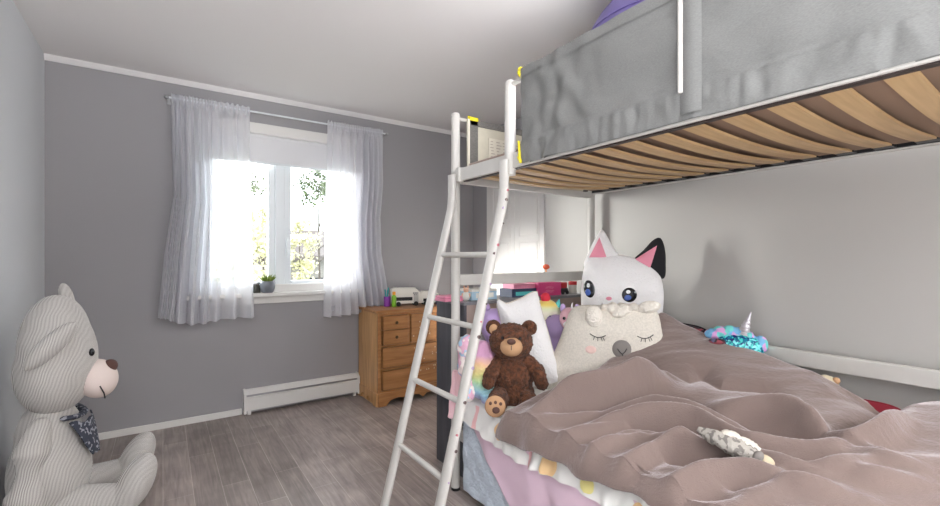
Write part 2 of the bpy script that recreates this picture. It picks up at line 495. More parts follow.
def blob(name, bm, m, parent, voxel=.012, smooth=8, fuzz=0, freq=60, sub=0):
    """merge overlapping soft shapes into one continuous skin"""
    o = obj(name, bm, m, parent, smooth=True, auto=False)
    mods = [('REMESH', dict(mode='VOXEL', voxel_size=voxel)), ('SMOOTH', dict(factor=.5, iterations=smooth))]
    if sub: mods.append(('SUBSURF', dict(levels=sub, render_levels=sub)))
    baked(o, mods)
    if fuzz:
        ruffle(o.data, lambda c: fuzz * (mn.noise(c * freq) * .6 + mn.noise(c * freq * 2.3) * .4))
    return o

class Pillow:
    """inflated star-shaped cushion in the local xz plane, front at -y"""
    def __init__(s, outline, T, c, p=2.4, n=96):
        s.T, s.c, s.p = T, Vector((c[0], 0, c[1])), p
        pts = [Vector((a, 0, b)) for a, b in outline]
        ang = [math.atan2(q.z - s.c.z, q.x - s.c.x) for q in pts]
        # densify then sort by angle
        dens = []
        m = len(pts)
        for i in range(m):
            p0, p1, p2, p3 = pts[i - 1], pts[i], pts[(i + 1) % m], pts[(i + 2) % m]
            for k in range(10):
                t = k / 10
                q = .5 * ((2 * p1) + (-p0 + p2) * t + (2 * p0 - 5 * p1 + 4 * p2 - p3) * t * t + (-p0 + 3 * p1 - 3 * p2 + p3) * t ** 3)
                dens.append((math.atan2(q.z - s.c.z, q.x - s.c.x), math.hypot(q.x - s.c.x, q.z - s.c.z)))
        dens.sort()
        A = np.array([d[0] for d in dens]); R = np.array([d[1] for d in dens])
        A = np.concatenate([A - 2 * PI, A, A + 2 * PI]); R = np.concatenate([R, R, R])
        s.A, s.R, s.n = A, R, n
    def rad(s, th): return float(np.interp(th, s.A, s.R))
    def depth(s, x, z):
        dx, dz = x - s.c.x, z - s.c.z
        r = math.hypot(dx, dz) / max(1e-6, s.rad(math.atan2(dz, dx)))
        return -s.T * math.sqrt(max(0, 1 - min(1, r) ** s.p))
    def build(s, bm, K=14, seam=True):
        for side in (-1, 1):
            prev = None
            cv = bm.verts.new((s.c.x, side * s.T, s.c.z))
            for k in range(1, K + 1):
                rr = math.sin(k / K * PI / 2)
                ring = []
                for i in range(s.n):
                    th = -PI + 2 * PI * i / s.n
                    R = s.rad(th) * rr
                    ring.append(bm.verts.new((s.c.x + R * math.cos(th), side * s.T * math.sqrt(max(0, 1 - rr ** s.p)), s.c.z + R * math.sin(th))))
                for i in range(s.n):
                    j = (i + 1) % s.n
                    if prev: bm.faces.new((prev[i], prev[j], ring[j], ring[i]))
                    else: bm.faces.new((cv, ring[j], ring[i]))
                prev = ring
        bmesh.ops.remove_doubles(bm, verts=bm.verts, dist=1e-5)
        return bm

def patch(bm, surf, cx, cz, outline, off=.003, K=4):
    """thin sewn-on piece that follows the surface under it; outline in local offsets"""
    n = len(outline)
    cv = bm.verts.new((cx, surf(cx, cz) - off, cz))
    prev = None
    for k in range(1, K + 1):
        ring = []
        for (a, b) in outline:
            x, z = cx + a * k / K, cz + b * k / K
            ring.append(bm.verts.new((x, surf(x, z) - (off if k < K else -off * .3), z)))
        for i in range(n):
            j = (i + 1) % n
            if prev: bm.faces.new((prev[i], prev[j], ring[j], ring[i]))
            else: bm.faces.new((cv, ring[j], ring[i]))
        prev = ring
    return bm

def oval(rx, rz, rot=0, n=24):
    c, s = math.cos(rot), math.sin(rot)
    return [(rx * math.cos(2 * PI * k / n) * c - rz * math.sin(2 * PI * k / n) * s, rx * math.cos(2 * PI * k / n) * s + rz * math.sin(2 * PI * k / n) * c) for k in range(n)]

def polyfine(pts, per=6):
    out = []
    m = len(pts)
    for i in range(m):
        a, b = pts[i], pts[(i + 1) % m]
        for k in range(per): out.append((a[0] + (b[0] - a[0]) * k / per, a[1] + (b[1] - a[1]) * k / per))
    cx = sum(p[0] for p in out) / len(out); cz = sum(p[1] for p in out) / len(out)
    return (cx, cz), [(p[0] - cx, p[1] - cz) for p in out]

def stitch(bm, surf, pts, r=.0016, off=.002):
    tube(bm, [(x, surf(x, z) - off, z) for x, z in pts], r, n=6)

def face_cam(p): return math.atan2(-p[0], p[1])

# ------------------------------------------------------------------ room
XL, XR, YW, YB, H = -.602, 2.335, 3.755, -3.6, 2.44
XJ, YJ = 2.63, 2.40            # recess beyond the bed wall
WX0, WX1, WZ0, WZ1 = .20, 1.34, .915, 2.15   # window opening
WT = .16

struct('floor', box(B(), XL - .1, XJ + .6, YB - .1, YW + WT, -.08, 0), M['floor'])
struct('ceiling', box(B(), XL - .1, XJ + .6, YB - .1, YW + WT, H, H + .08), M['ceil'])
struct('wall_left', box(B(), XL - .1, XL, YB, YW, 0, H), M['wall_cool'])
bm = B()
box(bm, XL, WX0, YW, YW + WT, 0, H); box(bm, WX1, XJ + .6, YW, YW + WT, 0, H)
box(bm, WX0, WX1, YW, YW + WT, 0, WZ0); box(bm, WX0, WX1, YW, YW + WT, WZ1, H)
bmesh.ops.remove_doubles(bm, verts=bm.verts, dist=1e-5)
struct('wall_back', bm, M['wall'])
struct('wall_right', box(B(), XR, XJ + .6, YB, YJ, 0, H), M['wall_pale'])
struct('wall_front', box(B(), XL - .1, XJ + .6, YB - .1, YB, 0, H), M['wall'])
bm = B(); box(bm, XJ, XJ + .1, YJ, 2.68, 0, H); box(bm, XJ, XJ + .1, 3.44, YW, 0, H); box(bm, XJ, XJ + .1, 2.68, 3.44, 2.06, H)
struct('wall_recess', bm, M['wall'])

# crown trim and skirting
bm = B(); prism(bm, [(YW, H - .034), (YW - .008, H - .034), (YW - .022, H - .010), (YW - .026, H), (YW, H)], XL, XJ, 'yz')
struct('trim_1', bm, M['ceil'])
struct('baseboard_back', box(B(), XL, .49, YW - .014, YW, 0, .045, .003), M['white_trim'])
struct('baseboard_left', box(B(), XL, XL + .014, YB, YW - .014, 0, .045, .003), M['white_trim'])

# closet door in the recess (white, folding, panelled)
def door_leaf(bm, y0, y1):
    x = XJ - .004
    box(bm, x - .03, x, y0, y1, .02, 2.04, .003)
    w = y1 - y0
    for z0, z1 in ((.14, .92), (1.02, 1.32), (1.38, 1.9)):
        # raised field with a sunk border
        box(bm, x - .036, x - .028, y0 + .075, y1 - .075, z0, z1, .006)
        box(bm, x - .034, x - .026, y0 + .055, y0 + .064, z0 - .02, z1 + .02)
        box(bm, x - .034, x - .026, y1 - .064, y1 - .055, z0 - .02, z1 + .02)
        box(bm, x - .034, x - .026, y0 + .055, y1 - .055, z0 - .02, z0 - .011)
        box(bm, x - .034, x - .026, y0 + .055, y1 - .055, z1 + .011, z1 + .02)
bm = B(); door_leaf(bm, 2.685, 3.058); door_leaf(bm, 3.062, 3.435)
d = struct('door_1', bm, M['white_trim'])
bm = B(); box(bm, XJ - .018, XJ, 3.44, 3.50, 0, 2.12, .004); box(bm, XJ - .018, XJ, 2.62, 2.68, 0, 2.12, .004); box(bm, XJ - .018, XJ, 2.62, 3.50, 2.06, 2.12, .004)
obj('door_casing', bm, M['white_trim'], d)
bm = B(); ell(bm, (XJ - .055, 3.10, 1.0), (.016, .016, .016)); obj('door_knob', bm, M['chrome'], d, True)

# window
bm = B()
g = .03
def frame_rect(bm, x0, x1, z0, z1, w, y0, y1, bev=.004):
    box(bm, x0, x0 + w, y0, y1, z0, z1, bev); box(bm, x1 - w, x1, y0, y1, z0, z1, bev)
    box(bm, x0 + w, x1 - w, y0, y1, z0, z0 + w, bev); box(bm, x0 + w, x1 - w, y0, y1, z1 - w, z1, bev)
frame_rect(bm, WX0, WX1, WZ0, WZ1, .035, YW + .02, YW + .14)
box(bm, .735, .805, YW + .03, YW + .13, WZ0 + .035, WZ1 - .035, .004)
win = struct('window_1', bm, M['win'])
for (x0, x1) in ((.235, .735), (.805, 1.305)):
    bm = B(); frame_rect(bm, x0, x1, WZ0 + .035, WZ1 - .035, .05, YW + .045, YW + .105, .006)
    s = obj('sash', bm, M['win'], win)
    obj('pane', box(B(), x0 + .048, x1 - .048, YW + .07, YW + .076, WZ0 + .083, WZ1 - .083), M['glass'], s)
bm = B(); frame_rect(bm, WX0 - .075, WX1 + .075, WZ0 - .02, WZ1 + .07, .08, YW - .018, YW + .02, .004)
obj('window_casing', bm, M['white_trim'], win)
bm = B(); box(bm, WX0 - .1, WX1 + .1, YW - .07, YW + .04, WZ0 - .03, WZ0, .006); box(bm, WX0 - .08, WX1 + .08, YW - .02, YW, WZ0 - .085, WZ0 - .03, .004)
obj('window_sill', bm, M['white_trim'], win)
bm = B(); box(bm, 1.0, 1.09, YW + .02, YW + .05, WZ0 + .035, WZ0 + .058, .005); tube(bm, [(1.08, YW + .025, WZ0 + .05), (1.02, YW + .01, WZ0 + .06), (.97, YW + .01, WZ0 + .055)], .006)
obj('crank_handle', bm, M['win'], win, True)
bm = B(); tube(bm, [(.82, YW + .03, 1.2), (.82, YW + .02, 1.3), (.82, YW + .03, 1.34)], .008); obj('sash_lock', bm, M['win'], win, True)

# roller blind
rb = thing('roller_blind', 'white roller blind half way rolled up behind the sheer curtains', 'blind', (0, YW, 0))
obj('blind_fabric', box(B(), WX0 + .01, WX1 - .01, .004, .006, 1.93, 2.13), M['blind'], rb)
bm = B(); tube(bm, [(WX0 + .005, .018, 2.125), (WX1 - .005, .018, 2.125)], .019, 20); obj('roller', bm, M['blind'], rb, True)
obj('bottom_bar', box(B(), WX0 + .01, WX1 - .01, 0, .01, 1.912, 1.932, .003), M['win'], rb)

# curtain rod
cr = thing('curtain_rod', 'thin metal curtain rod above the window', 'curtain rod', (0, 3.685, 2.285))
bm = B(); tube(bm, [(.02, 0, 0), (1.64, 0, 0)], .007, 12); obj('rod', bm, M['win'], cr, True)
for x in (.02, 1.64):
    bm = B(); ell(bm, (x, 0, 0), (.016, .013, .013)); obj('finial', bm, M['chrome'], cr, True)
for x in (.035, 1.625):
    bm = B(); box(bm, x - .006, x + .006, 0, YW - 3.685, -.006, .006); box(bm, x - .012, x + .012, YW - 3.685 - .004, YW - 3.685, -.03, .03, .001); obj('bracket', bm, M['chrome'], cr)

def lerp(a, b, t): return a + (b - a) * t
def pw(t, pts):
    for (t0, v0), (t1, v1) in zip(pts, pts[1:]):
        if t <= t1: return lerp(v0, v1, (t - t0) / (t1 - t0))
    return pts[-1][1]

def curtain(label, xl, xr, zb, nf, seed, dens, back=None):
    c = thing('sheer_curtain', label, 'curtain', (0, 3.685, 0), 0, 'sheer window curtains')
    rnd = random.Random(seed)
    ph = [rnd.uniform(0, 6) for _ in range(4)]
    def P(u, v):
        # v 0 top .. 1 bottom
        uu = pw(u, dens) if dens else u
        x = lerp(pw(v, xl), pw(v, xr), uu)
        a = .020 + .028 * min(1, v * 2.5)
        y = a * math.sin(u * nf * 2 * PI + ph[0] + .5 * math.sin(v * 2.2 + ph[1])) + .35 * a * math.sin(u * nf * 3.7 * PI + ph[2] + v)
        if v < .035: y = .010 * math.sin(u * nf * 6 * PI + ph[3]) - .004
        z = lerp(2.312, zb(u), v) + (.006 * math.sin(u * nf * 5 * PI) if v < .02 else 0)
        return (x, y - .012 * (v > .035) - .012 * v, z)
    bm = grid(B(), P, 220, 60)
    obj('sheer_panel', bm, M['sheer'], c, True, auto=False)
    if back:
        bm = grid(B(), lambda u, v: tuple(Vector(P(lerp(back[0], back[1], u), v)) + Vector((.012, .016 + .006 * math.sin(u * 31 + v * 2), 0))), 120, 40)
        obj('sheer_fold', bm, M['sheer'], c, True, auto=False)
    # doubled heading and hem
    bm = grid(B(), lambda u, v: tuple(Vector(P(u, .965 + .035 * v)) + Vector((0, -.003, 0))), 220, 3)
    obj('hem', bm, M['sheer'], c, True, auto=False)
    bm = grid(B(), lambda u, v: tuple(Vector(P(u, .001 + .045 * v)) + Vector((0, -.006, 0))), 220, 4)
    obj('heading', bm, M['sheer'], c, True, auto=False)
    return c, P
cl, PL = curtain('left sheer white curtain hanging beside the window toward the striped bear',
     [(0, .045), (.2, .05), (.45, .06), (.7, .01), (1, -.03)], [(0, .535), (.5, .55), (1, .57)],
     lambda u: .775 - .045 * min(1, u * 2) + .012 * math.sin(u * 9), 9, 3,
     [(0, 0), (.34, .14), (.6, .42), (.72, .54), (1, 1)], (0, .7))
c2, PR = curtain('right sheer white curtain falling onto the end of the wooden dresser',
     [(0, 1.115), (.5, 1.10), (1, 1.085)], [(0, 1.60), (.3, 1.595), (.5, 1.56), (.7, 1.57), (1, 1.66)],
     lambda u: .70 + .06 * u ** 2, 9, 11,
     [(0, 0), (.3, .38), (.55, .66), (.8, .86), (1, 1)], (.45, 1))
q = Vector(PR(.1, .955)); bm = box(B(), q.x - .02, q.x + .025, q.y - .02, q.y - .017, q.z - .03, q.z + .012)
obj('care_label', bm, plain('label_cloth', srgb(176, 176, 182), .8), c2)

# plant and jar on the sill
p = at(267.5, 290, Y=3.715)
pp = thing('potted_plant', 'small green plant in a grey ceramic pot on the window sill', 'plant', (p.x, 3.715, WZ0))
lathe_p = [(.036, 0), (.046, .012), (.054, .04), (.054, .085), (.05, .09), (.046, .088), (.046, .075)]
bm = B(); lathe(bm, lathe_p); obj('pot', bm, M['pot'], pp, True)
bm = B(); lathe(bm, [(.045, .07), (.045, .076)]); obj('soil', bm, M['soil'], pp)
bm = B()
rn = random.Random(5)
for i in range(46):
    a = rn.uniform(0, 2 * PI); l = rn.uniform(.04, .075); tl = rn.uniform(.1, .75)
    b0 = Vector((math.cos(a) * .02, math.sin(a) * .02, .075)); d = Vector((math.cos(a) * tl, math.sin(a) * tl, 1)).normalized()
    mid = b0 + d * l * .6; tip = b0 + d * l + Vector((math.cos(a) * .012, math.sin(a) * .012, -.004))
    sd = d.cross(Vector((0, 0, 1))); sd = sd.normalized() * .006
    v = [bm.verts.new(x) for x in (b0 - sd * .4, b0 + sd * .4, mid + sd, tip, mid - sd)]
    bm.faces.new(v)
o = obj('leaves', bm, M['leaf'], pp)
p = at(256, 291, Y=3.73)
jr = thing('candle_jar', 'small dark glass jar behind the left sheer curtain beside the potted plant', 'jar', (p.x, 3.735, WZ0))
bm = B(); lathe(bm, [(.03, 0), (.032, .005), (.032, .055), (.024, .062), (.024, .07)]); obj('jar_body', bm, M['jar'], jr, True)
bm = B(); lathe(bm, [(.026, .068), (.026, .08), (.022, .083)]); obj('lid', bm, M['chrome'], jr, True)

# baseboard heater
hx0, hx1 = .506, 1.385
ht = thing('baseboard_heater', 'long white electric baseboard heater on the wall under the window', 'heater', ((hx0 + hx1) / 2, YW, 0))
hw = (hx1 - hx0) / 2
bm = B(); prism(bm, [(0, .02), (-.045, .02), (-.045, .035), (-.066, .035), (-.066, .13), (-.05, .135), (-.05, .152), (-.066, .155), (-.03, .185), (0, .185)], -hw, hw, 'yz')
obj('heater_body', bm, M['white_trim'], ht)
for s in (-1, 1):
    bm = B(); prism(bm, [(0, .015), (-.07, .015), (-.07, .16), (-.034, .19), (0, .19)], s * hw - .008, s * hw + .008, 'yz'); obj('end_cap', bm, M['white_trim'], ht)
obj('grille_slot', box(B(), -hw + .01, hw - .01, -.052, -.047, .137, .150), M['chrome'], ht)
obj('lower_slot', box(B(), -hw + .01, hw - .01, -.047, -.043, .021, .034), M['chrome'], ht)
for s in (-1, 1):
    obj('foot', box(B(), s * (hw - .03) - .012, s * (hw - .03) + .012, -.05, -.02, 0, .03), M['white_trim'], ht)

# ------------------------------------------------------------------ dresser
DX0, DX1, DY0, DH = 1.40, 2.20, 3.315, .765
DY1 = 3.735
dr = thing('dresser', 'golden pine chest of drawers with scalloped base under the window corner', 'dresser', (DX0, DY0, 0))
w, dp = DX1 - DX0, DY1 - DY0
bm = B(); box(bm, 0, .018, .012, dp, .0, DH - .025); box(bm, w - .018, w, .012, dp, 0, DH - .025); box(bm, .018, w - .018, dp - .012, dp, .08, DH - .025)
box(bm, .018, w - .018, .018, dp - .012, .09, .105)
obj('carcass', bm, M['pine'], dr)
obj('top', box(B(), -.015, w + .015, -.012, dp, DH - .025, DH, .007, 3), M['pine_h'], dr)
# face frame
bm = B()
for x0, x1 in ((0, .03), (w - .03, w), ):
    box(bm, x0, x1, -.001, .016, .10, DH - .025)
for z0, z1 in ((.10, .118), (.283, .297), (.468, .482), (DH - .045, DH - .025)):
    box(bm, .03, w - .03, -.001, .016, z0, z1)
third = (w - .06) / 3
for k in (1, 2): box(bm, .03 + third * k - .008, .03 + third * k + .008, -.001, .016, .482, DH - .045)
obj('face_frame', bm, M['pine_h'], dr)
def scallop(L, n=60):
    pts = [(0, 0), (0, .10), (L, .10), (L, 0)]
    low = []
    for k in range(n + 1):
        x = L - L * k / n
        e = min(x, L - x)
        if e < .07: z = 0
        elif e < .10: z = .0 + .035 * (e - .07) / .03
        else:
            ph = (e - .10) / (L / 2 - .10)
            z = .035 + .018 * abs(math.sin(ph * PI * 2.0)) * (1 - .3 * ph)
            if ph > .9: z -= .02 * (ph - .9) * 10
        low.append((x, z))
    return [(0, .105), (L, .105)] + [q for q in low]
bm = B(); prism(bm, scallop(w), -.012, .008, 'xz'); obj('apron', bm, M['pine_h'], dr)
bm = B(); prism(bm, scallop(dp - .01, 40), -.012, .0, 'yz'); obj('side_apron', bm, M['pine'], dr)
def drawer(x0, x1, z0, z1, knobs, split=False):
    bm = B()
    if split:
        zm = (z0 + z1) / 2
        box(bm, x0, x1, -.010, .3, z0, zm - .002, .004); box(bm, x0, x1, -.010, .3, zm + .002, z1, .004)
    else: box(bm, x0, x1, -.012, .3, z0, z1, .006, 3)
    d = obj('drawer', bm, M['pine_h'], dr)
    for kx, kz in knobs:
        bm = B(); ell(bm, (kx, -.026, kz), (.013, .010, .013), u=14, v=10); tube(bm, [(kx, -.01, kz), (kx, -.022, kz)], .006, 8)
        obj('knob', bm, M['knob'], d, True)
for z0, z1 in ((.124, .277), (.303, .462)):
    drawer(.037, w - .037, z0, z1, [])
zA, zB, zC = .485, .602, .717
for k in range(3):
    x0, x1 = .03 + third * k + .013, .03 + third * (k + 1) - .013
    xm = (x0 + x1) / 2
    if k == 0:
        drawer(x0, x1, zA, zB - .002, [(xm, (zA + zB) / 2)]); drawer(x0, x1, zB + .002, zC, [(xm, (zB + zC) / 2)])
    else: drawer(x0, x1, zA, zC, [(xm, (zA + zC) / 2)])
# pale scratches and sticker traces on the drawer fronts
bm = B(); rn = random.Random(3)
for i in range(34):
    x = rn.uniform(.3, .62); z = rn.choice([rn.uniform(.5, .68), rn.uniform(.32, .44), rn.uniform(.2, .27)])
    r = rn.uniform(.006, .012)
    ang = rn.uniform(0, 3)
    vs = []
    for k in range(10):
        rr = r if k % 2 == 0 else r * .4
        vs.append(bm.verts.new((x + rr * math.cos(k * PI / 5 + ang), -.0135, z + rr * math.sin(k * PI / 5 + ang))))
    bm.faces.new(vs)
o = obj('star_stickers', bm, plain('worn_sticker', srgb(214, 196, 170), .6), dr); o['kind'] = 'stuff'

# things on the dresser
def cup_with_pens():
    p = at(387, 305, Y=3.56)
    t = thing('pen_cup', 'purple cup of teal markers on the dresser beside the right curtain', 'cup', (p.x, 3.56, DH))
    bm = B(); lathe(bm, [(.024, 0), (.026, .002), (.028, .085), (.024, .085), (.022, .08)]); obj('cup', bm, M['purple'], t, True)
    for i, (dx, dy, h) in enumerate(((-.01, .006, .14), (.010, .004, .155), (.0, -.01, .135))):
        bm = B(); tube(bm, [(dx * .6, dy, .07), (dx * 1.4, dy * 1.3, h)], .006, 8); ell(bm, (dx * 1.4, dy * 1.3, h), (.006, .006, .008), u=8, v=6)
        obj('marker', bm, M['tealp'], t, True)
cup_with_pens()
p = at(394, 305, Y=3.50)
t = thing('bottle', 'lime green bottle with an orange cap on the dresser', 'bottle', (p.x, 3.50, DH))
bm = B(); lathe(bm, [(.018, 0), (.02, .003), (.02, .085), (.012, .098), (.012, .104)]); obj('bottle_body', bm, M['green'], t, True)
bm = B(); lathe(bm, [(.014, .102), (.014, .125), (.012, .128)]); obj('cap', bm, M['orange'], t, True)

def toy_camper(label, px, Y, L, Ht, rot):
    p = at(px, 305, Y=Y)
    t = thing('toy_camper_van', label, 'toy vehicle', (p.x, Y, DH), rot, 'toy vehicles on the dresser')
    D = .085
    bm = B(); prism(bm, [(-L / 2, .022), (L / 2, .022), (L / 2, Ht * .6), (L / 2 - .035, Ht * .9), (L / 2 - .05, Ht), (-L / 2, Ht)], -D / 2, D / 2, 'xz')
    bmesh.ops.bevel(bm, geom=bm.edges[:], offset=.004, segments=2, affect='EDGES')
    obj('body', bm, M['toy_white'], t, True)
    obj('side_window', box(B(), -L / 2 + .02, L * .18, -D / 2 - .002, -D / 2 + .003, Ht * .32, Ht * .52, .001), M['dark'], t)
    obj('door', box(B(), L * .22, L * .38, -D / 2 - .002, -D / 2 + .003, .03, Ht * .8, .001), plain('grey_plastic', srgb(190, 190, 186), .5), t)
    obj('windscreen', box(B(), L / 2 - .006, L / 2 + .002, -D / 2 + .012, D / 2 - .012, Ht * .36, Ht * .6), M['dark'], t)
    bm = B()
    for k in range(5): box(bm, L * .2 + .004 * k * 2, L * .2 + .004 * k * 2 + .004, -D / 2 - .003, -D / 2 + .001, Ht * .7 - .012 * (k % 2), Ht * .78 - .012 * (k % 2))
    obj('trim_marks', bm, M['dark'], t)
    obj('roof_rail', box(B(), -L / 2 + .02, L * .3, -D / 2 + .01, D / 2 - .01, Ht, Ht + .008, .002), M['toy_white'], t)
    for x in (-L * .28, L * .3):
        for s in (-1, 1):
            bm = B(); tube(bm, [(x, s * (D / 2 - .012), .02), (x, s * (D / 2 + .004), .02)], .02, 16); obj('wheel', bm, M['dark'], t, True)
    return t
toy_camper('larger white toy camper van beside the lime bottle', 406, 3.52, .265, .150, -.25)
toy_camper('small white toy van next to the ladder, right of the bigger camper', 430, 3.48, .19, .115, -.2)

# ------------------------------------------------------------------ bookcase beyond the bed
BX0, BX1, BY0, BY1, BH = 1.33, 2.30, 1.985, 2.275, .945
bc = thing('bookcase', 'charcoal bookcase with taupe back standing past the bed foot', 'bookcase', (BX0, BY0, 0))
w, dp = BX1 - BX0, BY1 - BY0
for x in (0, w - .018): obj('side_panel', box(B(), x, x + .018, 0, dp, 0, BH - .016, .001), M['bookcase'], bc)
obj('top_panel', box(B(), -.002, w + .002, -.004, dp, BH - .016, BH, .002), plain('grey_edge', srgb(128, 128, 132), .4), bc)
obj('back_panel', box(B(), .018, w - .018, .002, .012, .05, BH - .016), M['taupe'], bc)
for z in (.06, .36, .65): obj('shelf', box(B(), .018, w - .018, .012, dp - .01, z, z + .016), M['bookcase'], bc)
obj('divider', box(B(), w / 2 - .008, w / 2 + .008, .012, dp - .01, .076, BH - .016), M['bookcase'], bc)

def on_case(px, Y=2.08): return at(px, 300, Y=Y).x
# pink tray
x = on_case(452, 2.1)
t = thing('toy_case', 'flat pink plastic case lying on the bookcase behind the ladder', 'case', (x - .01, 2.12, BH))
obj('base', box(B(), -.06, .06, -.06, .06, 0, .016, .005, 3), M['pink_light'], t)
obj('lid', box(B(), -.058, .058, -.058, .058, .017, .03, .006, 3), M['pink_light'], t)
obj('clasp', box(B(), -.012, .012, -.064, -.058, .008, .022, .002), M['pink_box'], t)
# little figure
x = on_case(466, 2.06)
t = thing('toy_figure', 'tiny cream and peach toy figure standing on the bookcase edge', 'toy', (x, 2.06, BH), face_cam((x, 2.06)))
bm = B(); ell(bm, (0, 0, .026), (.022, .02, .028), u=16, v=12); obj('body', bm, M['toy_white'], t, True)
bm = B(); ell(bm, (0, 0, .06), (.016, .015, .015), u=16, v=12); obj('head', bm, M['peach'], t, True)
for s in (-1, 1):
    bm = B(); ell(bm, (s * .011, 0, .076), (.005, .004, .010), u=10, v=8); obj('ear', bm, M['peach'], t, True)
    bm = B(); ell(bm, (s * .020, -.006, .032), (.006, .006, .012), u=10, v=8); obj('arm', bm, M['peach'], t, True)
# boxes
def card_box(label, px0, px1, Y, h, dep, m, lid=None, cat='box', z=BH, strip=None):
    x0, x1 = on_case(px0, Y), on_case(px1, Y)
    t = thing('box', label, cat, ((x0 + x1) / 2, Y, z))
    hw = (x1 - x0) / 2
    obj('carton', box(B(), -hw, hw, 0, dep, 0, h - .004, .0015), m, t)
    obj('lid', box(B(), -hw - .001, hw + .001, -.001, dep + .001, h - .014, h, .0015), lid or m, t)
    if strip is not None: obj('label_panel', box(B(), -hw * .7, hw * .7, -.0025, 0, h * .2, h * .65), strip, t)
    return t
card_box('pale blue and white box behind the little cream figure', 472, 497, 2.05, .062, .12, M['bluebox'], M['toy_white'], strip=M['toy_white'])
card_box('dark navy box lying left of the bright pink box', 512, 537, 2.06, .05, .12, M['navy'], strip=M['teal'])
card_box('flat light pink box stacked on the navy box', 514, 540, 2.07, .028, .11, M['pink_light'], z=BH + .05)
pk = card_box('bright pink box with pale script lettering on the bookcase', 538.5, 561, 2.04, .082, .13, M['pink_box'])
bm = B()
hw = .055
for row, zz, n in ((0, .05, 5), (1, .028, 7)):
    for k in range(n):
        cx = -hw * .6 + hw * 1.25 * k / n
        tube(bm, [(cx + .006 * math.cos(a), -.003, zz + .006 * math.sin(a) + .003 * math.sin(k)) for a in [q * .7 for q in range(8)]], .0012, 5)
obj('lettering', bm, M['pink_light'], pk, True)
x = on_case(566, 2.04)
t = thing('toy_car', 'red and black toy beside the pink box on the bookcase', 'toy', (x, 2.05, BH))
bm = B(); box(bm, -.034, .034, 0, .07, .012, .04, .006, 3); obj('body', bm, M['dark'], t, True)
bm = B(); box(bm, -.026, .03, .004, .066, .04, .078, .006, 3); obj('cabin', bm, M['redp'], t, True)
for sx in (-.02, .02):
    for yy in (-.002, .072):
        bm = B(); tube(bm, [(sx, yy - .004, .012), (sx, yy + .004, .012)], .012, 14); obj('wheel', bm, M['dark'], t, True)
x = on_case(576, 2.05)
t = thing('tin', 'small white tin with red lid at the far right of the bookcase', 'tin', (x, 2.08, BH))
bm = B(); lathe(bm, [(.026, 0), (.027, .002), (.027, .06)]); obj('body', bm, M['toy_white'], t, True)
bm = B(); lathe(bm, [(.028, .058), (.028, .078), (.025, .081)]); obj('lid', bm, M['redp'], t, True)
x = on_case(546, 2.2)
t = thing('pompom_pencil', 'coral pompom topped pencil in a holder rising above the white bed bar', 'pencil', (x, 2.2, BH))
bm = B(); lathe(bm, [(.028, 0), (.03, .002), (.03, .09), (.026, .09), (.026, .006)]); obj('holder', bm, M['bluebox'], t, True)
bm = B(); tube(bm, [(0, 0, .008), (0, 0, .17)], .004, 8); obj('shaft', bm, M['orange'], t, True)
bm = B(); ell(bm, (0, 0, .178), (.024, .024, .018)); blob('pompom', bm, M['coral'], t, .004, 2, .003, 150)

# ------------------------------------------------------------------ bunk bed
FX, BXB, YF, YN = 1.235, 2.275, 1.92, -.12      # front / back posts, far / near ends
bed = thing('bunk_bed', 'white metal bunk bed with wooden slats and angled ladder along the pale wall', 'bunk bed', ((FX + BXB) / 2, (YF + YN) / 2, 0))
OX, OY = bed.location.x, bed.location.y
def W(bm):      # world-built mesh -> bed local
    bmesh.ops.translate(bm, vec=(-OX, -OY, 0), verts=bm.verts); return bm
PR_ = .0225
for x, y, zt in ((FX, YF, 1.925), (BXB, YF, 1.925), (FX, YN, 1.925), (BXB, YN, 1.925)):
    bm = B(); tube(bm, [(x, y, .012), (x, y, zt - .006), (x, y, zt)], [PR_, PR_, PR_ * .8], 18)
    pst = obj('post', W(bm), M['metal_white'], bed, True)
    bm = B(); tube(bm, [(x, y, 0), (x, y, .014)], PR_ * 1.05, 16); obj('foot_cap', W(bm), M['dark'], pst, True)
    bm = B(); tube(bm, [(x - PR_ - .002, y, zt - .02), (x - PR_ + .004, y, zt - .02)], .005, 10); obj('bolt', W(bm), M['chrome'], pst, True)
# upper rails
zr0, zr1 = 1.568, 1.632
def rail(x0, x1, y0, y1, z0, z1, name='rail'):
    return obj(name, W(box(B(), x0, x1, y0, y1, z0, z1, .004)), M['metal_white'], bed)
rail(FX - .018, FX - .002, YN + .02, YF - .02, zr0, zr1)
rail(BXB - .014, BXB + .018, YN + .02, YF - .02, zr0 + .024, zr1 + .02)
rail(FX + .02, BXB - .02, YF - .014, YF + .014, zr0, zr1); rail(FX + .02, BXB - .02, YN - .014, YN + .014, zr0, zr1)
bm = B(); box(bm, FX - .03, FX + .02, YF - .075, YF - .045, zr0 - .004, zr1 + .004, .003); obj('rail_clamp', W(bm), M['metal_white'], bed)
# dark slat holders inside the long rails
obj('slat_channel', W(box(B(), FX - .002, FX + .022, YN + .03, YF - .03, zr0 - .003, zr0 + .022, .002)), plain('dark_brown_plastic', srgb(46, 34, 30), .5), bed)
obj('slat_channel', W(box(B(), BXB - .03, BXB - .014, YN + .03, YF - .03, zr0 + .028, zr0 + .048, .002)), M['dark'], bed)
